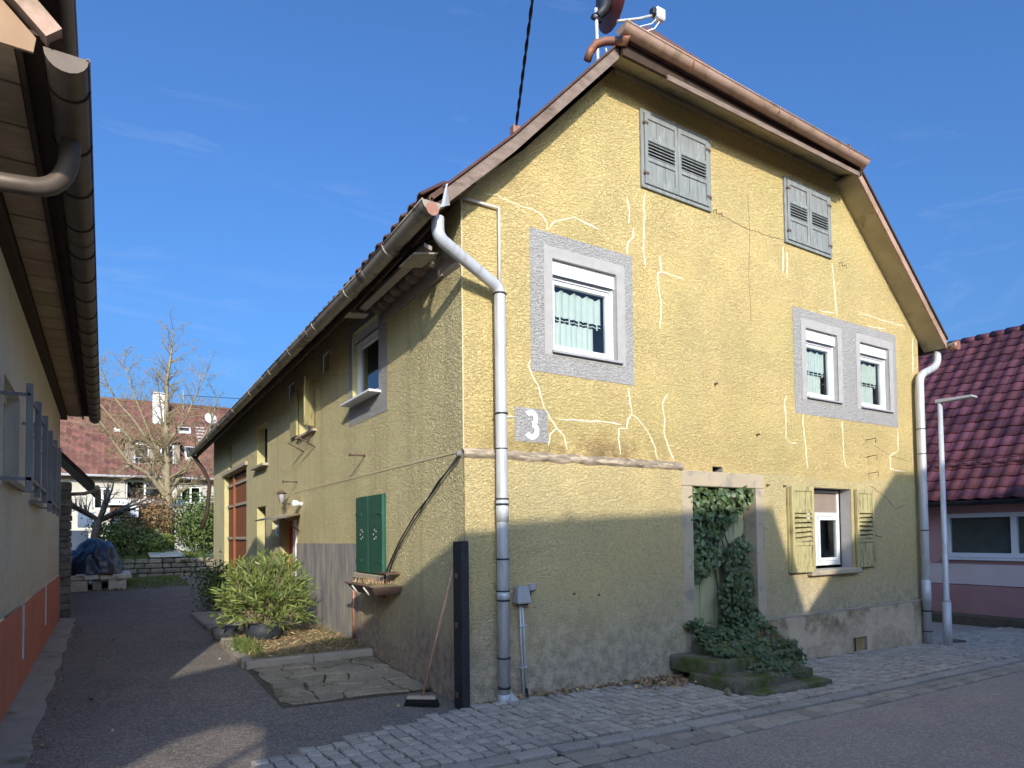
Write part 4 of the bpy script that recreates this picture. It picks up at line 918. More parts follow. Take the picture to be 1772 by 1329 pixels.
PA = [(2.98, 2.20), (3.12, 2.18), (3.39, 2.12), (4.01, 2.13), (4.18, 2.17), (4.14, 1.96), (3.89, 1.78), (3.74, 1.71), (3.63, 1.63), (3.51, 1.47), (3.49, 1.18), (3.4, 1.14), (3.22, 1.04), (3.09, 0.96), (3.02, 1.08), (3.01, 1.87)]
PB = [(3.56, 1.37), (3.97, 1.58), (4.04, 1.46), (4.06, 1.09), (4.14, 0.69), (4.34, 0.37), (4.22, 0.23), (3.56, 0.40), (3.5, 0.68), (3.54, 0.97), (3.66, 1.1), (3.59, 1.25)]
mb = MB()
def fillpoly(P, n, y0, y1, s0, s1):
    xs = [p[0] for p in P]; zs = [p[1] for p in P]; k = 0
    while k < n:
        x, z = R.uniform(min(xs), max(xs)), R.uniform(min(zs), max(zs))
        if not inpoly(x, z, P): continue
        k += 1; b_ = mnoise.noise(Vector((x*4, z*4, 3)))*.5+.5
        p = Vector((x+R.gauss(0, .02), lerp(y0, y1, R.random()*.5+.5*b_), z+R.gauss(0, .02)))
        leafcard(mb, p, (R.gauss(0, .5), -1, R.gauss(.35, .4)), R.uniform(s0*.7, s1), R.gauss(pi, .6))
fillpoly(PA, 1250, .13, -.09, .06, .105); fillpoly(PB, 950, .10, -.12, .045, .085)
for i in range(1700):
    x = R.uniform(2.85, 4.2)
    y = R.uniform(-.62, .02); z = pl(y, (-.62, -.38, -.3, .1), (.23, .26, .38, .42))+.05*mnoise.noise(Vector((x*3, y*3, 0)))
    if mnoise.noise(Vector((x*2.2, y*2.5, 7))) < -.22: continue
    if x < 3.05 and y > -.2: z += .1
    leafcard(mb, Vector((x+R.gauss(0, .03), y, z+R.gauss(0, .03))), (R.gauss(0, .5), -.6, R.gauss(1, .3)), R.uniform(.035, .085), R.uniform(0, 6.28))
for i in range(230):   # trailing over steps
    x = 3.25+R.gauss(0, .18)+.35*R.random(); y = -.66-R.random()*.35; z = pl(-y, (.66, .7, .98, 1.0), (.25, .13, .10, .03))+R.uniform(-.0, .04)
    leafcard(mb, Vector((x, y, z)), (R.gauss(0, .5), -.7, 1), R.uniform(.03, .055), R.uniform(0, 6.28))
for i in range(120):
    x = R.uniform(3.3, 4.1); leafcard(mb, Vector((x, -.72-.04*R.random(), R.uniform(.06, .24))), (R.gauss(0, .4), -1, .5), R.uniform(.03, .06), R.uniform(2.6, 3.7))
mb.build('ivy_leaves', M['ivy'], ivy, fix=False, kind='stuff')
for k in range(4):
    x0 = 3.6+.1*k; tube('ivy_stem', M['bark_d'], ivy, [(x0+.1, -.03, .4), (x0+.05*sin(k), .10, .9), (x0-.05, .12, 1.4), (x0-.2*k*.5, .12, 1.9)], .010, 5)
for k in range(3): tube('ivy_stem', M['bark_d'], ivy, [(3.08+.06*k, .14, .4), (3.07+.065*k, .14, 1.1)], .007, 5)
# dead leaves by the steps
mb = MB()
for i in range(800):
    if i < 430: x = 2.35+R.gauss(0, .22); y = -.08-abs(R.gauss(0, .16)); 
    else: x = R.uniform(.4, 4.6); y = -.05-abs(R.gauss(0, .05))
    if x > 2.9 and i < 430: x -= .7
    leafcard(mb, Vector((x, y, g(x, y)+.045+R.random()*.03)), (R.gauss(0, .7), R.gauss(0, .7), 1), R.uniform(.03, .06), R.uniform(0, 6))
mb.build('dead_leaves', M['deadleaf'], fix=False, kind='stuff', label='brown dead leaves blown against the wall by the steps')
mb = MB()
for i in range(60):
    x, y = R.uniform(-3.3, -.1), R.uniform(-.3, 12); leafcard(mb, Vector((x, y, g(x, y)+.012)), (R.gauss(0, .5), R.gauss(0, .5), 1), R.uniform(.025, .05), R.uniform(0, 6))
for i in range(140):
    x, y = -3.27+abs(R.gauss(0, .05)), R.uniform(-.5, 9); leafcard(mb, Vector((x, y, g(x, y)+.012)), (R.gauss(0, .5), R.gauss(0, .5), 1), R.uniform(.012, .03), R.uniform(0, 6))
mb.build('driveway_litter', M['deadleaf'], fix=False, kind='stuff', label='scattered dry leaves and grit on the driveway')
# fern tuft
blades('steps_weeds', lambda: (R.gauss(3.95, .10), R.gauss(-.30, .06)), 160, .13, M['orange'], 'reddish weeds', zf=lambda x, y: .28).parent = ivy
# moss and weeds along wall foot
blades('wall_weeds', lambda: (R.uniform(-.1, 3.0) if R.random() < .6 else R.uniform(4.3, 8.3), R.uniform(-.07, -.04)), 1500, .022, M['blade'], 'tiny weeds along the foot of the front wall', zf=lambda x, y: g(x, y)+.02)

# ------------------------------------------------------------ raised bed, oleander
bedP = [(-1.42, 2.52), (-.02, 2.52), (-.02, 5.1), (-1.36, 5.1)]
MB().prism([(x, y, g(x, y)-.05) for x, y in bedP], (0, 0, .13)).build('planting_bed', M['bedsoil'], kind='structure', label='leafy soil bed beside the side wall')
o = thing('bed_edging', 'low concrete edging round the sunny planting bed', 'edging')
for (a, b) in (((-1.50, 2.40), (-.75, 2.52)), ((-.74, 2.40), (-.012, 2.52)), ((-1.53, 2.53), (-1.40, 3.3)), ((-1.52, 3.31), (-1.38, 4.1)), ((-1.50, 4.11), (-1.36, 5.1))):
    MB().box((a[0], a[1], g(a[0], a[1])-.05), (b[0], b[1], g(a[0], a[1])+.10)).build('edging_stone', M['concrete'], o, bevel=.012)
st = thing('doorstep_slab', 'broad concrete doorstep slab behind the oleander', 'step')
box('slab', M['concrete'], st, (-1.50, 5.2, .1), (-.6, 7.9, .235), bevel=.01); box('slab_riser', M['concrete'], st, (-.59, 5.9, .1), (-.02, 7.9, .33), bevel=.01)
blades('bed_weeds', lambda: (R.uniform(-1.4, -.1), R.uniform(2.55, 4.6)), 420, .06, M['blade'], 'green weeds in the planting bed', zf=lambda x, y: g(x, y)+.07)
blades('pot_weeds', lambda: (R.gauss(-1.35, .07), R.gauss(3.35, .25)), 500, .13, M['blade'], 'green weed tufts by the black pot', zf=lambda x, y: g(x, y)+.06)
mb = MB()
for i in range(1100):
    x, y = R.uniform(-1.35, -.05), R.uniform(2.6, 4.4); leafcard(mb, Vector((x, y, g(x, y)+.09+R.random()*.02)), (R.gauss(0, .5), R.gauss(0, .5), 1), R.uniform(.05, .11), R.uniform(0, 6), 'o')
mb.build('bed_litter', M['deadleaf'], fix=False, kind='stuff', label='dry oleander leaves lying on the bed')
ol = thing('oleander', 'bushy potted oleander glowing in the sun by the side wall', 'shrub')
PXo, PYo = -1.0, 3.95
MB().tube([(PXo, PYo, .20), (PXo, PYo, .44), (PXo, PYo, .45), (PXo, PYo, .43)], [.21, .27, .285, .25], 20).build('pot', M['pot'], ol)
MB().tube([(PXo-.42, PYo+.45, .20), (PXo-.42, PYo+.45, .36)], [.15, .19], 16).build('pot', M['pot'], ol)
lv = MB(); stb = MB()
for i in range(320):
    th = R.uniform(0, 2*pi); ph = math.acos(R.uniform(-.42, 1)); rad = .82*R.random()**.33
    tip = Vector((PXo+.05+cos(th)*sin(ph)*rad*.80, PYo+.1+sin(th)*sin(ph)*rad*.80, .66+cos(ph)*rad*.88+.05))
    if tip.x > -.06: tip.x = -.08
    if tip.z < .26: tip.z = .26+R.random()*.25
    base = Vector((PXo+R.gauss(0, .07), PYo+R.gauss(0, .07), .42)); mid = base.lerp(tip, .5)+Vector((0, 0, .05))
    stb.tube([base, mid, tip], [.008, .005, .003], 4, caps=False)
    d = (tip-mid).normalized()+Vector((0, 0, .35))
    for k in range(15):
        a = R.uniform(0, 2*pi); o1 = d.orthogonal().normalized(); o2 = d.cross(o1).normalized(); q = mid.lerp(tip, R.uniform(.35, 1.05))
        dirv = (d*.55+(o1*cos(a)+o2*sin(a))*R.uniform(.5, 1)).normalized(); L = R.uniform(.09, .15); wv_ = dirv.cross(Vector((R.gauss(0, 1), R.gauss(0, 1), R.gauss(0, 1)))).normalized()*.011
        n = len(lv.v); lv.v += [tuple(q), tuple(q+dirv*L*.45+wv_), tuple(q+dirv*L), tuple(q+dirv*L*.45-wv_)]; lv.f += [(n, n+1, n+2, n+3)]; lv.sm += [False]
lv.build('oleander_leaves', M['olean'], ol, fix=False, kind='stuff'); stb.build('stems', M['bark'], ol, fix=False)
s2 = thing('small_bush', 'small shaded evergreen bush behind the oleander', 'bush')
def bush(parent, c, r, n, mt, size, name='foliage', stem=True, flat=.0, mat_s='bark_d', lumps=3.0):
    mb = MB(); c = Vector(c); cl = []
    nc = max(4, int(n/70))
    for i in range(nc):
        a = R.uniform(0, 2*pi); zz = R.uniform(-1, 1); q = math.sqrt(max(0, 1-zz*zz)); rr = R.uniform(.35, .95)
        cl.append((Vector((cos(a)*q*r[0]*rr, sin(a)*q*r[1]*rr, zz*r[2]*rr)), R.uniform(.16, .30)))
    for i in range(n):
        p, s_ = R.choice(cl); m_ = min(r)*s_*1.5
        q = c+p+Vector((R.gauss(0, m_), R.gauss(0, m_), R.gauss(0, m_)))
        if q.z < c.z-r[2]: q.z = c.z-r[2]+R.random()*.1
        nr = (q-c).normalized()+Vector((R.gauss(0, .7), R.gauss(0, .7), R.gauss(0, .7)))
        u = nr.orthogonal().normalized(); v = nr.cross(u).normalized(); a = R.uniform(0, 6.28); U = (u*cos(a)+v*sin(a))*size*R.uniform(.6, 1.3); V = (v*cos(a)-u*sin(a))*size*.6
        n_ = len(mb.v); mb.v += [tuple(q-U), tuple(q+V), tuple(q+U), tuple(q-V)]; mb.f.append((n_, n_+1, n_+2, n_+3)); mb.sm.append(False)
    o = mb.build(name, mt, parent, fix=False, kind='stuff')
    if stem:
        sb = MB()
        for k in range(9): t = R.choice(cl)[0]; sb.tube([c+Vector((R.gauss(0, .05), R.gauss(0, .05), -r[2])), c+t*.5+Vector((0, 0, -r[2]*.3)), c+t], [.02*max(r), .014*max(r), .006*max(r)], 4, caps=False)
        sb.build('branches', M[mat_s], parent, fix=False)
    return o
bush(s2, (-1.05, 8.2, .62), (.38, .45, .42), 1500, M['hedge'], .035)

# ------------------------------------------------------------ left house
LH = thing('cream_house', 'cream rendered house with terracotta plinth and brown boarded eaves at the left edge', 'house')
LX = -3.55
L_ = lambda u, d, z: (LX-d, u, z)
LW1 = (1.20, 2.35, 2.12, 2.95); LW2 = (3.5, 4.6, 2.05, 2.95); C1 = (2.62, 2.82, .42, .955); C2 = (5.55, 5.80, .42, .955)
wall([(-1.35, -.4), (9.0, -.4)]+[(9.0-k*.23, .966+R.uniform(-.006, .006)) for k in range(46)], [rect(*C1), rect(*C2)], lambda u, d, z: (LX+.02-d, u, z), .14, 'plinth', M['lplinth'], LH, revmat=M['white'])
wall(rect(-1.35, 9.0, .97, 4.05), [rect(*LW1), rect(*LW2)], L_, .16, 'side_wall', M['lwall'], LH, revmat=M['lwall'])
for C_ in (C1, C2): MB().box((C_[0], .10, C_[2]), (C_[1], .12, C_[3]), L_).build('cellar_light', M['zinc'], LH)
for Wq in (LW1, LW2):
    u0, u1, z0, z1 = Wq; o = MB()
    o.box((u0, .10, z0), (u0+.07, .15, z1), L_).box((u1-.07, .10, z0), (u1, .15, z1), L_).box((u0+.07, .10, z1-.07), (u1-.07, .15, z1), L_).box((u0+.07, .10, z0), (u1-.07, .15, z0+.07), L_)
    ww = o.build('window', M['whitewood'], LH); MB().box((u0+.07, .13, z0+.07), (u1-.07, .134, z1-.07), L_).build('pane', M['glass'], ww)
    MB().box((u0-.05, .35, z0-.1), (u1+.05, .36, z1+.1), L_).build('room_back', M['dark'], ww)
    MB().box((u0-.04, -.045, z0-.05), (u1+.04, .1, z0), L_).build('sill', M['sandstone'], ww)
# window guard of flat uprights
for grp, (ya, yb, zt, zb) in enumerate(((.95, 2.55, 2.84, 2.02), (3.3, 4.9, 2.80, 1.95))):
    gd = MB().box((LX+.17, ya, zb+.05), (LX+.205, yb, zb+.075)).build('window_guard', M['guard'], LH)
    n = 2 if grp == 0 else 2
    for k in range(3):
        yy = lerp(ya, yb, k/2); box('guard_upright', M['guard'], gd, (LX+.165, yy, zb-.04), (LX+.21, yy+.05, zt), bevel=.003)
    box('guard_rail', M['guard'], gd, (LX+.175, ya, zt-.10), (LX+.19, yb, zt-.075))
    for zz in (zb+.05, zt-.10):
        for yy in (ya+.01, yb+.01): box('guard_arm', M['guard'], gd, (LX, yy, zz), (LX+.17, yy+.022, zz+.025))
MB().add([(LX, -1.35, -.4), (-9, -1.35, -.4), (-9, -1.35, 8.5), (-7.0, -1.35, 7.6), (LX, -1.35, 4.05)], [(0, 1, 2, 3, 4)]).build('gable_wall', M['lwall'], LH, fix=False)
MB().add([(LX, 9.0, -.4), (-9, 9.0, -.4), (-9, 9.0, 8.5), (-7.0, 9.0, 7.6), (LX, 9.0, 4.05)], [(0, 1, 2, 3, 4)]).build('rear_gable', M['lwall'], LH, fix=False)
# eave: dark purlin, tan boards, dark fascia
YE0, YE1 = -1.72, 9.42
box('wall_purlin', M['darkwood'], LH, (LX-.02, YE0+.05, 3.86), (LX+.09, YE1, 4.02), bevel=.006)
y = YE0; k = 0
while y < YE1-.02:
    wdt = min(.42, YE1-y); box('soffit_board', M['soffit_l'], LH, (LX+.10, y, 3.93+R.uniform(0, .004)), (LX+.315, y+wdt-.022, 3.955)); y += wdt; k += 1
box('soffit_backing', M['darkwood'], LH, (LX+.05, YE0, 3.957), (-3.12, YE1, 3.975))
box('fascia', M['darkwood'], LH, (-3.225, YE0, 3.90), (-3.20, YE1, 3.954))
y = YE0
while y < YE1-.1:
    L = min(2.2, YE1-y); o = half_gutter('eave_gutter', M['gutter_l'], LH, (-3.025, y, 3.915), (-3.025, y+L-.003, 3.915), .088, (1, 0, 0)); y += L
y = YE0+.25
while y < YE1-.1: tube('gutter_bracket', M['darkwood'], LH, [(-3.025+.092*cos(a), y, 3.915+.092*sin(a)) for a in [pi+i*pi/8 for i in range(9)]], .006, 5); y += .55
MB().tube([(-3.025, YE0-.012, 3.915), (-3.025, YE0-.001, 3.915)], .001, 4) if 0 else None
MB().prism([(-3.04, YE0, 3.99), (-3.04, YE1, 3.99), (-7.2, YE1, 8.15), (-7.2, YE0, 8.15)], (-.05, 0, -.05)).build('roof', M['rofftile'], LH)
MB().prism([(-7.2, YE0, 8.15), (-7.2, YE1, 8.15), (-11, YE1, 4.3), (-11, YE0, 4.3)], (.05, 0, -.05)).build('rear_roof', M['rofftile'], LH)
pts = arc((-3.03, -1.05, 3.83), (-3.03, -1.05, 3.55), (-3.20, -1.08, 3.52), 7)+[(-3.60, -1.12, 3.47)]
tube('downpipe', M['gutter_l'], LH, [(-3.03, -1.05, 3.86)]+[tuple(p) for p in pts], .05, 12); tube('downpipe_lower', M['limb'], LH, [(-3.42, -1.10, 3.49), (-3.62, -1.12, 3.46)], .051, 12) if 0 else None
# copper verge at the front and the boxed verge face
MB().hexa([(-3.10, YE0-.06, 3.93), (-4.6, YE0-.06, 5.45), (-4.6, YE0+.02, 5.45), (-3.10, YE0+.02, 3.93), (-3.04, YE0-.06, 3.99), (-4.5, YE0-.06, 5.50), (-4.5, YE0+.02, 5.50), (-3.04, YE0+.02, 3.99)]).build('copper_verge', M['copper_pale'], LH)
MB().prism([(-3.15, YE0-.02, 3.86), (-3.9, YE0-.02, 3.86), (-4.6, YE0-.02, 5.3), (-4.5, YE0-.02, 5.32), (-3.14, YE0-.02, 3.93)], (0, .015, 0)).build('verge_face', M['tanboard'], LH)
# upper dormer eave
box('dormer_eave', M['darkwood'], LH, (-3.55, -1.3, 4.95), (-3.12, 1.0, 5.05)); box('dormer_cheek', M['darkwood'], LH, (-3.60, -1.2, 3.95), (-3.50, 1.0, 4.95)); half_gutter('dormer_gutter', M['zinc_d'], LH, (-3.09, -1.35, 5.0), (-3.09, 1.0, 5.0), .05, (1, 0, 0))

# shed behind the cream house
o = thing('lean_to_shed', 'dark roofed shed on a rubble pier behind the cream house', 'shed')
pr = MB(); 
box('pier_core', M['concrete'], o, (-3.62, 9.55, .0), (-3.42, 9.85, 2.66))
z = .12
while z < 2.6:
    h = R.uniform(.09, .17); 
    MB().box((-3.60, 9.50, z), (-3.405+R.uniform(0, .02), 9.56, z+h-.012)).build('stone', M['stone'], o, bevel=.012)
    MB().box((-3.425, 9.565, z), (-3.395+R.uniform(0, .015), 9.86, z+h-.012)).build('stone', M['stone'], o, bevel=.010); z += h
MB().prism([(-3.02, 9.75, 2.72), (-3.02, 14.5, 2.72), (-4.3, 14.5, 4.1), (-4.3, 9.75, 4.1)], (-.03, 0, -.07)).build('roof', M['darkwood'], o)
tube('shed_gutter', M['zinc_d'], o, [(-2.98, 9.8, 2.62), (-2.98, 14.5, 2.62)], .05, 8); tube('shed_pipe', M['zinc_d'], o, [(-2.98, 9.9, 2.58), (-3.2, 9.9, 2.5), (-3.5, 9.9, 2.48)], .035, 8)
box('shed_wall', M['stone'], o, (-3.75, 9.9, .0), (-3.62, 14.4, 2.6))

# tarp heap on masonry edging
o = thing('tarpaulin_heap', 'heap covered with a crumpled dark blue tarpaulin beside the stone wall', 'tarpaulin')
bm = bmesh.new(); bmesh.ops.create_icosphere(bm, subdivisions=5, radius=1)
for v in bm.verts:
    c = v.co.copy(); f = 1+.10*mnoise.noise(c*1.6)
    rid = abs(mnoise.noise(Vector((c.x*3.2+c.z*1.5, c.y*3, c.z*3.4))))+.6*abs(mnoise.noise(Vector((c.x*7, c.y*7+3, c.z*6))))
    f -= .14*rid
    v.co = Vector((c.x*.68*f, c.y*.8*f, max(-.02, c.z*.95*f)))
me = bpy.data.meshes.new('tarp_sheet'); bm.to_mesh(me); bm.free(); me.materials.append(M['tarp'])
for p in me.polygons: p.use_smooth = True
link('tarp_sheet', me, o, (-3.05, 14.9, .70))
MB().box((-2.95, 14.0, .69), (-2.65, 14.3, .76)).build('weight_stone', M['brick'], o, bevel=.02); box('weight_stone', M['whitewood'], o, (-3.45, 14.0, .69), (-3.25, 14.2, .73), bevel=.01)
o = thing('block_planter', 'pale concrete block edging under the tarpaulin', 'planter')
x = -3.62
for k in range(4): MB().hexa([(x, 14.0, .58), (x+.34, 14.1, .59), (x+.34, 16, .59), (x, 16, .58), (x, 14.0, .69), (x+.34, 14.1, .70), (x+.34, 16, .70), (x, 16, .69)]).build('block', M['lwall'], o, bevel=.01); x += .345
for k in range(3): box('block', M['lwall'], o, (-3.6+.42*k, 14.1, .28), (-3.2+.42*k, 16, .575), bevel=.015) if k != 1 else box('block', M['concrete'], o, (-3.1, 14.2, .3), (-2.9, 16, .57), bevel=.015)
# low stone wall
o = thing('low_stone_wall', 'low mossy dry stone wall at the end of the driveway', 'wall')
box('wall_core', M['soil'], o, (-2.3, 17.25, .3), (.3, 17.6, .86))
z = .40
for row in range(4):
    x = -2.35
    while x < .2:
        wdt = R.uniform(.22, .5); h = .15
        MB().box((x, 17.1+R.uniform(0, .05)+row*.03, z), (x+wdt-.02, 17.4, z+h-.018)).build('stone', M['stone'], o, bevel=.025); x += wdt
    z += .15
bs2 = thing('shade_bush', 'dark low evergreen bush right behind the stone wall', 'bush'); bush(bs2, (-.25, 17.6, .85), (.55, .35, .30), 1500, M['hedge'], .04)
sp = MB().prism([(-1.6, 18.4, 1.0), (-.6, 18.4, 1.0), (-.6, 20.5, 1.15), (-1.6, 20.5, 1.15)], (0, 0, .03)).build('garden_slab', M['lwall'], None, kind='structure', label='sunlit pale garden slab above the stone wall')
# bushes and hedges
for nm_, lab, c, r, n_, mt_, sz in (
    ('beech_bush', 'orange brown beech bush with dry leaves in the sun', (-1.45, 21.5, 2.25), (.85, .6, 1.05), 4200, 'orange', .05),
    ('evergreen_hedge', 'large green hedge beyond the barn corner', (.35, 21.5, 2.05), (1.5, .9, 1.05), 8500, 'hedge', .06),
    ('laurel_bush', 'yellow green laurel bush at the foot of the beech', (-1.55, 20.2, 1.45), (.75, .5, .42), 2200, 'olean', .06),
    ('shrub', 'dark evergreen shrub left of the beech bush', (-2.5, 19.5, 1.75), (.7, .6, .85), 2600, 'hedge', .05)):
    t = thing(nm_, lab, 'bush'); bush(t, c, r, n_, M[mt_], sz)

# trees --------------------------------------------------------------
def grow(mb, p, d, L, r, lvl, maxl, tw, ups=.2):
    steps = 5; pts = [p]; rs = [r]; q = p.copy(); dd = d.normalized()
    for i in range(steps):
        dd = (dd+Vector((R.gauss(0, .07), R.gauss(0, .07), R.gauss(0, .05)+ups*.12))).normalized(); q = q+dd*L/steps; pts.append(q.copy()); rs.append(r*(1-.75*(i+1)/steps))
    (mb if lvl < 2 else tw).tube(pts, rs, 5 if lvl < 2 else 3, caps=False)
    if lvl >= maxl: return
    nb = 9 if lvl == 0 else 6
    for k in range(nb):
        t = R.uniform(.25, .98); i = min(steps-1, int(t*steps)); b = pts[i].lerp(pts[i+1], t*steps-i); o1 = dd.orthogonal().normalized(); o2 = dd.cross(o1); a = R.uniform(0, 6.28)
        nd = (dd*.75+(o1*cos(a)+o2*sin(a))*.85).normalized(); grow(mb, b, nd, L*R.uniform(.22, .42)*(1.15-t*.5), max(.004, rs[i]*.45), lvl+1, maxl, tw, ups)
tr = thing('bare_tree', 'tall bare tree with pale branches in front of the red tiled house', 'tree')
mb = MB(); tw = MB(); bp_ = Vector((-.68, 24, 1.0))
mb.tube([bp_, Vector((-.66, 24, 2.2)), Vector((-.70, 24, 3.3))], [.24, .20, .17], 8)
def limb(pts, r0, r1):
    P = [Vector((p[0], 24+p[2], p[1])) for p in pts]; n = len(P); rs = [lerp(r0, r1, i/(n-1)) for i in range(n)]; mb.tube(P, rs, 6, caps=False)
    for i in range(n-1):
        L = (P[i+1]-P[i]).length; d = (P[i+1]-P[i]).normalized()
        for k in range(int(L*11)+2):
            t = R.random(); b = P[i].lerp(P[i+1], t); o1 = d.orthogonal().normalized(); o2 = d.cross(o1); a = R.uniform(0, 6.28)
            if i == 0 and t < .4: continue
            grow(mb, b, (d*.55+(o1*cos(a)+o2*sin(a))).normalized(), R.uniform(.5, 1.25), max(.012, rs[i]*.30), 1, 3, tw, .3)
limb([(-.70, 3.2, 0), (-.73, 4.3, .05), (-.76, 6.1, .1), (-.75, 7.9, .05), (-.60, 9.2, 0), (-.54, 10.1, 0)], .15, .02)
limb([(-.70, 3.2, 0), (-1.46, 4.2, -.2), (-2.06, 4.5, -.4), (-2.7, 5.5, -.5), (-3.3, 6.5, -.6)], .11, .03)
limb([(-.70, 3.3, 0), (-1.3, 4.5, .3), (-2.1, 5.7, .5), (-3.2, 7.1, .6)], .10, .03)
limb([(-.72, 3.9, 0), (-1.2, 5.2, .2), (-1.88, 6.3, .3), (-2.45, 7.0, .3), (-3.2, 8.4, .3)], .09, .015)
limb([(-.9, 4.6, 0), (-1.3, 5.6, -.2), (-1.9, 7.2, -.2), (-2.34, 8.74, -.2)], .06, .012)
limb([(-.73, 4.3, 0), (-.95, 6.9, .3), (-1.11, 8.3, .4)], .06, .012)
limb([(-.68, 3.4, 0), (-.09, 4.4, .2), (.35, 5.3, .3), (.9, 6.35, .4), (1.23, 7.6, .5)], .09, .015)
limb([(-.75, 5.4, 0), (-.15, 6.3, -.3), (.3, 7.5, -.4), (.72, 8.6, -.4)], .06, .012)
limb([(-.66, 2.9, 0), (-.19, 3.55, .3), (.57, 4.16, .5), (1.4, 4.6, .6)], .09, .02)
mb.build('trunk', M['bark'], tr, fix=False); tw.build('crown', M['twig'], tr, fix=False, kind='stuff')
tr = thing('gnarled_tree', 'dark gnarled small tree near the brick outbuilding', 'tree')
mb = MB(); tw = MB(); mb.tube([Vector((-3.05, 19, .9)), Vector((-3.1, 19, 1.7)), Vector((-3.0, 19, 2.3))], [.14, .12, .10], 8)
for k in range(9):
    a = k*.7; grow(mb, Vector((-3.0, 19, 2.2)), Vector((cos(a), .4*sin(a), .35+.1*(k % 3))), 1.6, .07, 0, 2, tw, .1)
mb.build('trunk', M['bark_d'], tr, fix=False); tw.build('crown', M['bark_d'], tr, fix=False, kind='stuff')

# brick outbuilding with flat roof and stored things
o = thing('brick_outbuilding', 'low brown brick outbuilding with grey flat roof edge', 'outbuilding')
box('wall', M['brick'], o, (-2.65, 27, .6), (-1.05, 29, 3.02)); z = 1.0
bme = MB().box((0, -.03, 0), (.235, .001, .10)).build('brick', M['brick'], o, bevel=.006)
k = 0
for r_ in range(16):
    for c_ in range(6):
        x = -2.62+c_*.258+(.12 if r_ % 2 else 0)
        if x > -1.3: continue
        q = bme if k == 0 else link('brick', bme.data, o); q.location = (x, 26.97, 1.0+r_*.125); k += 1
box('roof_edge', M['zinc'], o, (-2.9, 26.7, 3.04), (.2, 29.2, 3.30)); box('roof_covering', M['stone'], o, (-2.8, 26.8, 3.31), (.1, 29.2, 3.36))
o = thing('garden_store', 'white plastic sheet and pipes stored under the gnarled tree', 'garden store')
tube('bent_pipe', M['white'], o, [(-2.62, 20.5, 1.0), (-2.62, 20.5, 1.9), (-2.45, 20.5, 2.4), (-2.2, 20.5, 2.6)], .09, 10); tube('bent_pipe', M['white'], o, [(-2.25, 20.6, 1.0), (-2.25, 20.6, 2.1)], .05, 8)
box('crate', M['white'], o, (-3.6, 20.4, 2.0), (-3.15, 20.8, 2.5), bevel=.01); box('crate', M['white'], o, (-2.1, 20.5, 2.35), (-1.85, 20.9, 2.75), bevel=.01); box('panel', M['greybox'], o, (-3.9, 20.6, 1.0), (-3.3, 20.7, 1.9), bevel=.01)

# ------------------------------------------------------------ background house
B_ = thing('red_roof_house', 'long pale house with large red brown tiled roof beyond the garden', 'house')
YB = 36.0
wall(rect(-16, 16, 0, 5.05), [rect(-1.9, -.0, 3.6, 4.85), rect(-3.4, -2.5, 3.2, 4.4), rect(.8, 1.9, 3.6, 4.6)], lambda u, d, z: (u, YB+d, z), .2, 'wall', M['bgwall'], B_)
for a, b, z0, z1 in ((-1.9, 0, 3.6, 4.85), (-3.4, -2.5, 3.2, 4.4), (.8, 1.9, 3.6, 4.6)):
    o = MB(); F2 = lambda u, d, z: (u, YB+d, z)
    o.box((a, .1, z0), (a+.1, .18, z1), F2).box((b-.1, .1, z0), (b, .18, z1), F2).box((a+.1, .1, z1-.1), (b-.1, .18, z1), F2).box((a+.1, .1, z0), (b-.1, .18, z0+.1), F2).box(((a+b)/2-.05, .1, z0+.1), ((a+b)/2+.05, .18, z1-.1), F2)
    w_ = o.build('window', M['whitewood'], B_); MB().box((a+.1, .14, z0+.1), (b-.1, .15, z1-.1), F2).build('pane', M['glass'], w_); MB().box((a-.1, .5, z0-.1), (b+.1, .52, z1+.1), F2).build('room_back', M['dark'], w_)
def rz(y): return 5.0+(y-35.4)*.92
RY1 = 40.9
# tile courses as rows of wavy geometry, joined
tb = MB(); nrow = 22
for r_ in range(nrow):
    ya = lerp(35.4, RY1, r_/nrow); yb = lerp(35.4, RY1, (r_+1)/nrow)+.05; x = -14
    while x < 10:
        K = 4; base = len(tb.v)
        for k in range(K+1):
            t = k/K; h_ = .045*sin(t*2*pi)
            tb.v += [(x+t*.3, ya, rz(ya)+.09+h_), (x+t*.3, yb, rz(yb)+.03+h_), (x+t*.3, ya, rz(ya)+.02+h_)]
        for k in range(K): a = base+k*3; tb.f += [(a, a+3, a+4, a+1), (a+2, a+5, a+3, a)]; tb.sm += [True, False]
        x += .3
rf = MB().prism([(-16, 35.4, 5.0), (16, 35.4, 5.0), (16, RY1, rz(RY1)), (-16, RY1, rz(RY1))], (0, 0, -.12)).build('roof', M['bgtile'], B_)
tb.build('roof_tiles', M['bgtile'], rf, fix=False, kind='stuff')
MB().prism([(-16, RY1, rz(RY1)), (16, RY1, rz(RY1)), (16, 46.4, 5.0), (-16, 46.4, 5.0)], (0, 0, -.12)).build('rear_roof', M['bgtile'], B_)
MB().tube([(-16, RY1, rz(RY1)+.06), (12, RY1, rz(RY1)+.06)], .11, 8).build('ridge', M['bgtile'], B_)
tube('roof_gutter', M['greybox'], B_, [(-16, 35.3, 4.98), (16, 35.3, 4.98)], .07, 8)
box('chimney', M['white'], B_, (-.42, 39.2, 7.8), (.28, 39.8, 10.4)); box('chimney_cap', M['greybox'], B_, (-.48, 39.1, 10.4), (.34, 39.9, 10.48))
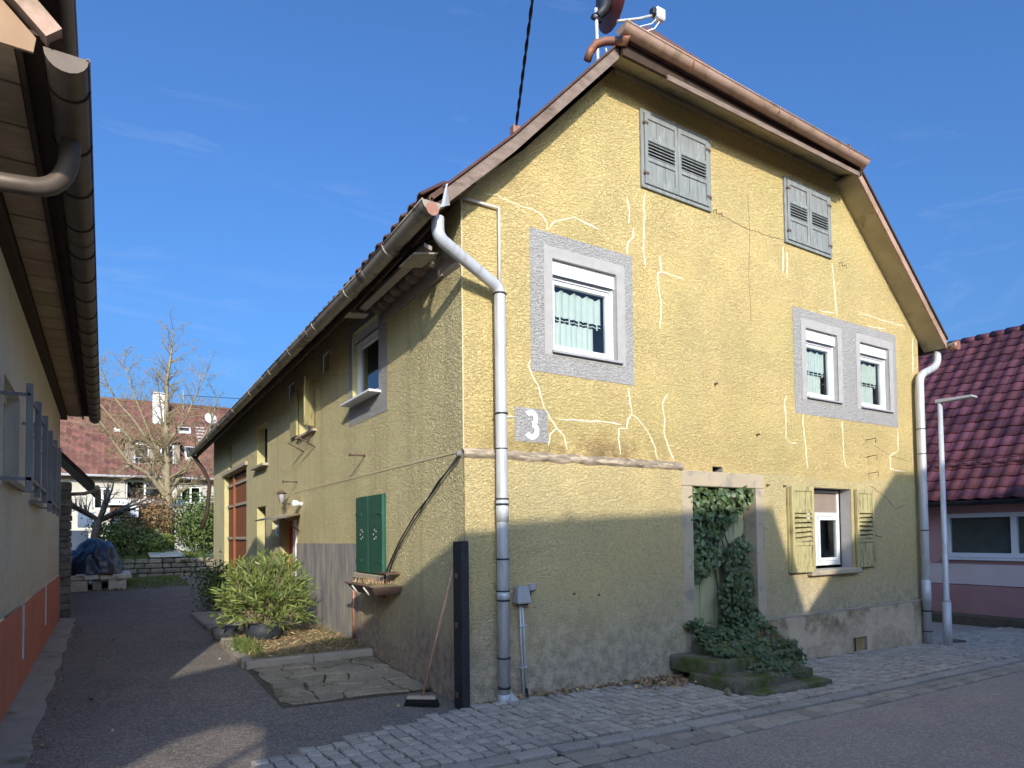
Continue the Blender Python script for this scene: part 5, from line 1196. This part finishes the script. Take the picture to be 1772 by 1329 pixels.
# loggia dormer and skylights
dm = box('dormer_recess', M['brownpanel'], B_, (-1.9, 36.3, 5.4), (.8, 38.2, 7.05)); box('dormer_roof', M['bgtile'], dm, (-2.1, 36.0, 7.06), (1.0, 38.4, 7.16))
for a, b in ((-1.5, -.75), (-.2, .5)): f_ = box('dormer_window', M['whitewood'], dm, (a, 36.24, 5.75), (b, 36.29, 6.95)); box('pane', M['glass'], f_, (a+.08, 36.22, 5.85), (b-.08, 36.239, 6.85)) if 0 else box('dormer_glass', M['dark'], dm, (a+.08, 36.20, 5.85), (b-.08, 36.238, 6.85))
for k in range(9): tube('railing_bar', M['greybox'], dm, [(-1.85+.3*k, 36.0, 5.35), (-1.85+.3*k, 36.0, 6.1)], .02, 4)
tube('railing', M['greybox'], dm, [(-1.9, 36.0, 6.1), (.75, 36.0, 6.1)], .03, 5)
def skylight(x0, x1, ya, yb):
    s = MB().prism([(x0, ya, rz(ya)+.12), (x1, ya, rz(ya)+.12), (x1, yb, rz(yb)+.12), (x0, yb, rz(yb)+.12)], (0, -.05, .08)).build('skylight', M['whitewood'], B_)
    MB().prism([(x0+.1, ya+.08, rz(ya+.08)+.21), (x1-.1, ya+.08, rz(ya+.08)+.21), (x1-.1, yb-.08, rz(yb-.08)+.21), (x0+.1, yb-.08, rz(yb-.08)+.21)], (0, -.05, .02)).build('skylight_pane', M['metal_d'], s)
skylight(1.10, 1.75, 36.5, 37.4); skylight(.9, 1.6, 38.5, 38.9); skylight(-2.4, -2.1, 38.3, 38.5)
for k in range(5): box('snow_ladder', M['greybox'], B_, (1.9, 38.0+.25*k, rz(38.0+.25*k)+.12), (2.4, 38.03+.25*k, rz(38.0+.25*k)+.2))
o = thing('roof_dish', 'small white satellite dish on the distant red roof', 'satellite dish')
mb = MB(); c0 = Vector((2.65, 38.2, 8.95)); nr = Vector((.2, -.9, .35)).normalized(); u_ = nr.orthogonal().normalized(); v_ = nr.cross(u_)
for r_ in range(4):
    for k in range(16): rr = .36*r_/3; mb.v.append(tuple(c0+u_*cos(k*pi/8)*rr+v_*sin(k*pi/8)*rr+nr*(.4*rr*rr)))
for r_ in range(3):
    for k in range(16): mb.f.append((r_*16+k, r_*16+(k+1) % 16, (r_+1)*16+(k+1) % 16, (r_+1)*16+k)); mb.sm.append(True)
mb.build('reflector', M['white'], o, fix=False); tube('mast', M['greybox'], o, [(2.65, 38.4, 8.9), (2.65, 38.5, 7.9)], .03, 6); tube('arm', M['greybox'], o, [(2.7, 38.1, 8.7), (2.9, 37.7, 8.8)], .03, 5)
o = thing('roof_aerial', 'thin aerial mast on the distant roof with a wire', 'aerial'); tube('mast', M['greybox'], o, [(1.35, 40.5, 9.3), (1.35, 40.5, 11.0)], .035, 5); tube('wire', M['cable'], o, [(1.35, 40.5, 10.7), (6, 36, 10.0), (12, 30, 9.4)], .02, 4)

# ------------------------------------------------------------ right house
RH = thing('plum_roof_house', 'low pink house with plum red tiled roof and long white window at the right', 'house')
RX = 12.75
Rm = lambda u, d, z: (RX+d, u, z)
RWN = (-4.2, 1.62, 1.0, 1.93)
wall(rect(-12, 14, .70, 2.3), [rect(*RWN)], Rm, .12, 'wall', M['rwall'], RH)
wall(rect(-12, 14, .42, .85), [], lambda u, d, z: (RX-.012, u, z), 0, 'pale_band', M['rwall2'], RH)
wall(rect(-12, 14, -.7, .42), [], lambda u, d, z: (RX-.03, u, z), 0, 'plinth', M['rplinth'], RH)
box('plinth_top', M['rplinth'], RH, (RX-.03, -12, .405), (RX, 14, .42))
u0, u1, z0, z1 = RWN; o = MB(); f = .09
o.box((u0, -.02, z0), (u0+f, .1, z1), Rm).box((u1-f, -.02, z0), (u1, .1, z1), Rm).box((u0+f, -.02, z0), (u1-f, .1, z0+f), Rm).box((u0+f, -.02, z1-f), (u1-f, .1, z1), Rm)
for k in range(4): uu_ = u1-f-1.13*(k+1)-.1*k; o.box((uu_-.10, -.015, z0+f), (uu_, .1, z1-f), Rm)
rw = o.build('window', M['white'], RH); MB().box((u0+f, .05, z0+f), (u1-f, .055, z1-f), Rm).build('pane', M['glass'], rw); MB().box((u0-.1, .10, z0-.05), (u1+.1, .12, z1+.05), Rm).build('blind', M['room'], rw)
MB().box((u0-.05, -.07, z0-.06), (u1+.05, .0, z0-.01), Rm).build('sill', M['white'], rw)
# roof tiles
EX, EZ, SL, RXR = 12.45, 2.20, math.atan(.98), 17.0
Lr = (RXR-EX)/cos(SL)
rp = MB().prism([(EX, -12, EZ), (EX, 14, EZ), (RXR, 14, EZ+(RXR-EX)*.98), (RXR, -12, EZ+(RXR-EX)*.98)], (.05, 0, -.06)).build('roof', M['rtile'], RH)
MB().prism([(RXR, -12, EZ+(RXR-EX)*.98), (RXR, 14, EZ+(RXR-EX)*.98), (21.5, 14, 2.2), (21.5, -12, 2.2)], (0, 0, -.06)).build('rear_roof', M['rtile'], RH)
def tile_geo():
    vs = []; K = 7; w_ = .305; L = .40
    prof = [0, .012, .030, .040, .034, .014, .004, .010]
    for k in range(K+1):
        y_ = w_*k/K; h_ = prof[k]
        vs += [(0, y_, h_+.028), (L, y_, h_), (0, y_, h_+.004)]
    fs = [(k*3, k*3+3, k*3+4, k*3+1) for k in range(K)]+[(k*3+2, k*3+5, k*3+3, k*3) for k in range(K)]
    return vs, fs
tv, tf = tile_geo(); tme_ = bpy.data.meshes.new('roof_tile'); tme_.from_pydata(tv, [], tf); tme_.polygons.foreach_set('use_smooth', [True]*7+[False]*7); tme_.materials.append(M['rtile'])
restb = MB(); rowp = .335; nr_ = int(Lr/rowp)+1; cnt = 0
ca, sa = cos(SL), sin(SL)
for r_ in range(nr_):
    for c_ in range(86):
        y = -12+c_*.302; s_ = r_*rowp-.04; x = EX+s_*ca; z = EZ+s_*sa+.012
        if r_ == nr_-1 and s_+.4 > Lr: s_ = Lr-.4; x = EX+s_*ca; z = EZ+s_*sa+.02
        jz = R.uniform(0, .010)
        if -.9 < y < 2.9 and inview(x, y, z) and cnt < 295:
            link('roof_tile', tme_, rp, (x-sa*jz, y, z+ca*jz), (R.uniform(-.012, .012), -SL+R.uniform(-.008, .008), R.uniform(-.016, .016))); cnt += 1
        else:
            restb.add([(x+v[0]*ca-v[2]*sa, y+v[1], z+v[0]*sa+v[2]*ca) for v in tv], tf, True)
restb.build('roof_tiles', M['rtile'], rp, fix=False, kind='stuff')
for c_ in range(60):
    y = -9+c_*.34
    MB().tube([(RXR, y, EZ+(RXR-EX)*.98+.03), (RXR, y+.36, EZ+(RXR-EX)*.98+.045)], [.10, .115], 8).build('ridge_tile', M['rtile'], RH) if -1 < y < 5 else None
s_ = 1.0; xg, zg = EX+s_*ca, EZ+s_*sa+.10
sg = thing_ = MB().tube([(xg, -12, zg+.10), (xg, 14, zg+.10)], .012, 5).build('snow_guard', M['rtile'], RH); MB().tube([(xg, -12, zg), (xg, 14, zg)], .012, 5).build('snow_guard_bar', M['rtile'], sg)
for k in range(40): tube('guard_post', M['rtile'], sg, [(xg, -1.5+.14*k, zg-.06), (xg, -1.5+.14*k, zg+.10)], .006, 4)
half_gutter('eave_gutter', M['metal_d'], RH, (12.37, -12, 2.17), (12.37, 14, 2.17), .07, (-1, 0, 0)); box('soffit', M['darkwood'], RH, (12.44, -12, 2.10), (12.75, 14, 2.14))
MB().box((12.2, -1.0, -.40), (12.74, 14, -.20)).build('earth_strip', M['bedsoil2'], None, kind='structure', label='dark earth strip along the pink wall')

# street lamp
o = thing('street_lamp', 'slim grey street lamp with flat head right of the yellow house', 'street lamp')
LXp, LYp = 8.36, -.34
tube('lower_pole', M['zinc'], o, [(LXp, LYp, -.32), (LXp, LYp, .46)], .062, 14); MB().tube([(LXp, LYp, .46), (LXp, LYp, .50), (LXp, LYp, 3.62)], [.062, .042, .034], 14).build('upper_pole', M['zinc'], o)
MB().hexa([(LXp-.04, LYp+.06, 3.60), (LXp+.04, LYp+.06, 3.60), (LXp+.09, LYp-.50, 3.60), (LXp-.09, LYp-.50, 3.60), (LXp-.035, LYp+.06, 3.66), (LXp+.035, LYp+.06, 3.66), (LXp+.08, LYp-.48, 3.64), (LXp-.08, LYp-.48, 3.64)]).build('lamp_head', M['greybox'], o, bevel=.008)
box('lens', M['white'], o, (LXp-.06, LYp-.55, 3.645), (LXp+.06, LYp-.25, 3.652)) if 0 else None
o = box('access_cover', M['iron'], None, (8.75, -.28, g(8.8, 0)+.02), (9.1, -.12, g(8.8, 0)+.05)); o['label'] = 'small dark metal cover in the pavement beside the lamp'; o['category'] = 'cover'

# ------------------------------------------------------------ houses across the street (behind the camera; their shade falls on the facade)
def hiphouse(name, label, x0, x1, ya, yb, ze, rx0, rx1, zr0, zr1, wallm, roofm):
    o = thing(name, label, 'house'); ym = (ya+yb)/2
    MB().box((x0+.3, ya+.3, -1.5), (x1-.3, yb-.3, ze)).build('walls', wallm, o)
    r_ = MB(); r_.add([(x0, ya, ze), (x1, ya, ze), (x1, yb, ze), (x0, yb, ze), (rx0, ym, zr0), (rx1, ym, zr1)], [(0, 1, 5, 4), (1, 2, 5), (2, 3, 4, 5), (3, 0, 4), (0, 3, 2, 1)]); r_.build('roof', roofm, o)
    for k in range(int((x1-x0)/2.4)):
        xx = x0+1.2+2.4*k
        w_ = MB().box((xx, yb-.3, 1.0), (xx+.9, yb-.25, 2.2)).build('window', M['whitewood'], o); MB().box((xx+.08, yb-.249, 1.08), (xx+.82, yb-.24, 2.12)).build('pane', M['dark'], w_)
    return o
hiphouse('opposite_house', 'long low house with tiled roof across the street', -3.75, 1.42, -14.2, -9.8, 3.6, -3.70, .42, 6.33, 6.53, M['lwall'], M['rofftile'])
hiphouse('opposite_barn', 'higher tiled barn across the street further right', 1.50, 20, -14.6, -9.4, 3.7, 3.50, 17.5, 7.13, 7.13, M['bgwall'], M['rofftile'])
o = thing('shade_wall', 'unseen plastered wall with an arch, added across the street to shape the shade', 'wall')  # unseen; top line and arch shaped for the shadow edge and lit patch
outer = [(-12, -1), (-2.2, -1), (-2.2, 4.92), (-3.6, 4.91), (-4.14, 4.82), (-4.47, 4.80), (-5.46, 4.54), (-6.18, 4.32), (-7, 4.1), (-12, 3.6)]
arch = [(-5.78, -.9), (-4.72, -.9), (-4.72, 3.24), (-4.82, 3.50), (-5.03, 3.64), (-5.28, 3.67), (-5.54, 3.59), (-5.72, 3.40), (-5.78, 3.22)]
wall(outer, [arch], lambda u, d, z: (u, -9.0+d, z), .3, 'wall', M['lwall'], o); wall(outer, [arch], lambda u, d, z: (u, -8.7, z), 0, 'wall_face', M['lwall'], o)
tube('shadow_bar', M['iron'], o, [(-5.78, -8.85, 2.7), (-4.72, -8.85, 3.45)], .03, 6)  # bar added to cast the thin shadow line across the lit patch
cp_ = [(-12, 3.61), (-7, 4.11), (-6.18, 4.33), (-5.46, 4.55), (-4.47, 4.81), (-4.14, 4.83), (-3.6, 4.92), (-2.2, 4.93)]
MB().prism([(x, -9.03, z) for x, z in cp_]+[(x, -9.03, z+.035) for x, z in reversed(cp_)], (0, .36, 0)).build('coping', M['rofftile'], o)
t = thing('fringe_shrub', 'unseen thin shrub added along the opposite roof ridge to fray its shadow', 'shrub')  # unseen leaves added so the ridge shadow gets a ragged edge
mb = MB()
for i in range(5200):
    x = R.uniform(-3.8, -.6); h = .07+.17*abs(mnoise.noise(Vector((x*2.6, 0, 1))))*2
    if R.random() < .25: h *= 1.5
    mb_p = Vector((x, -12+R.gauss(0, .12), 6.05+(x+3.7)*.05+R.random()**1.6*h)); leafcard(mb, mb_p, (R.gauss(0, 1), R.gauss(0, 1), R.gauss(0, 1)), R.uniform(.03, .06), R.uniform(0, 6))
mb.build('shrub_leaves', M['hedge'], t, fix=False, kind='stuff')
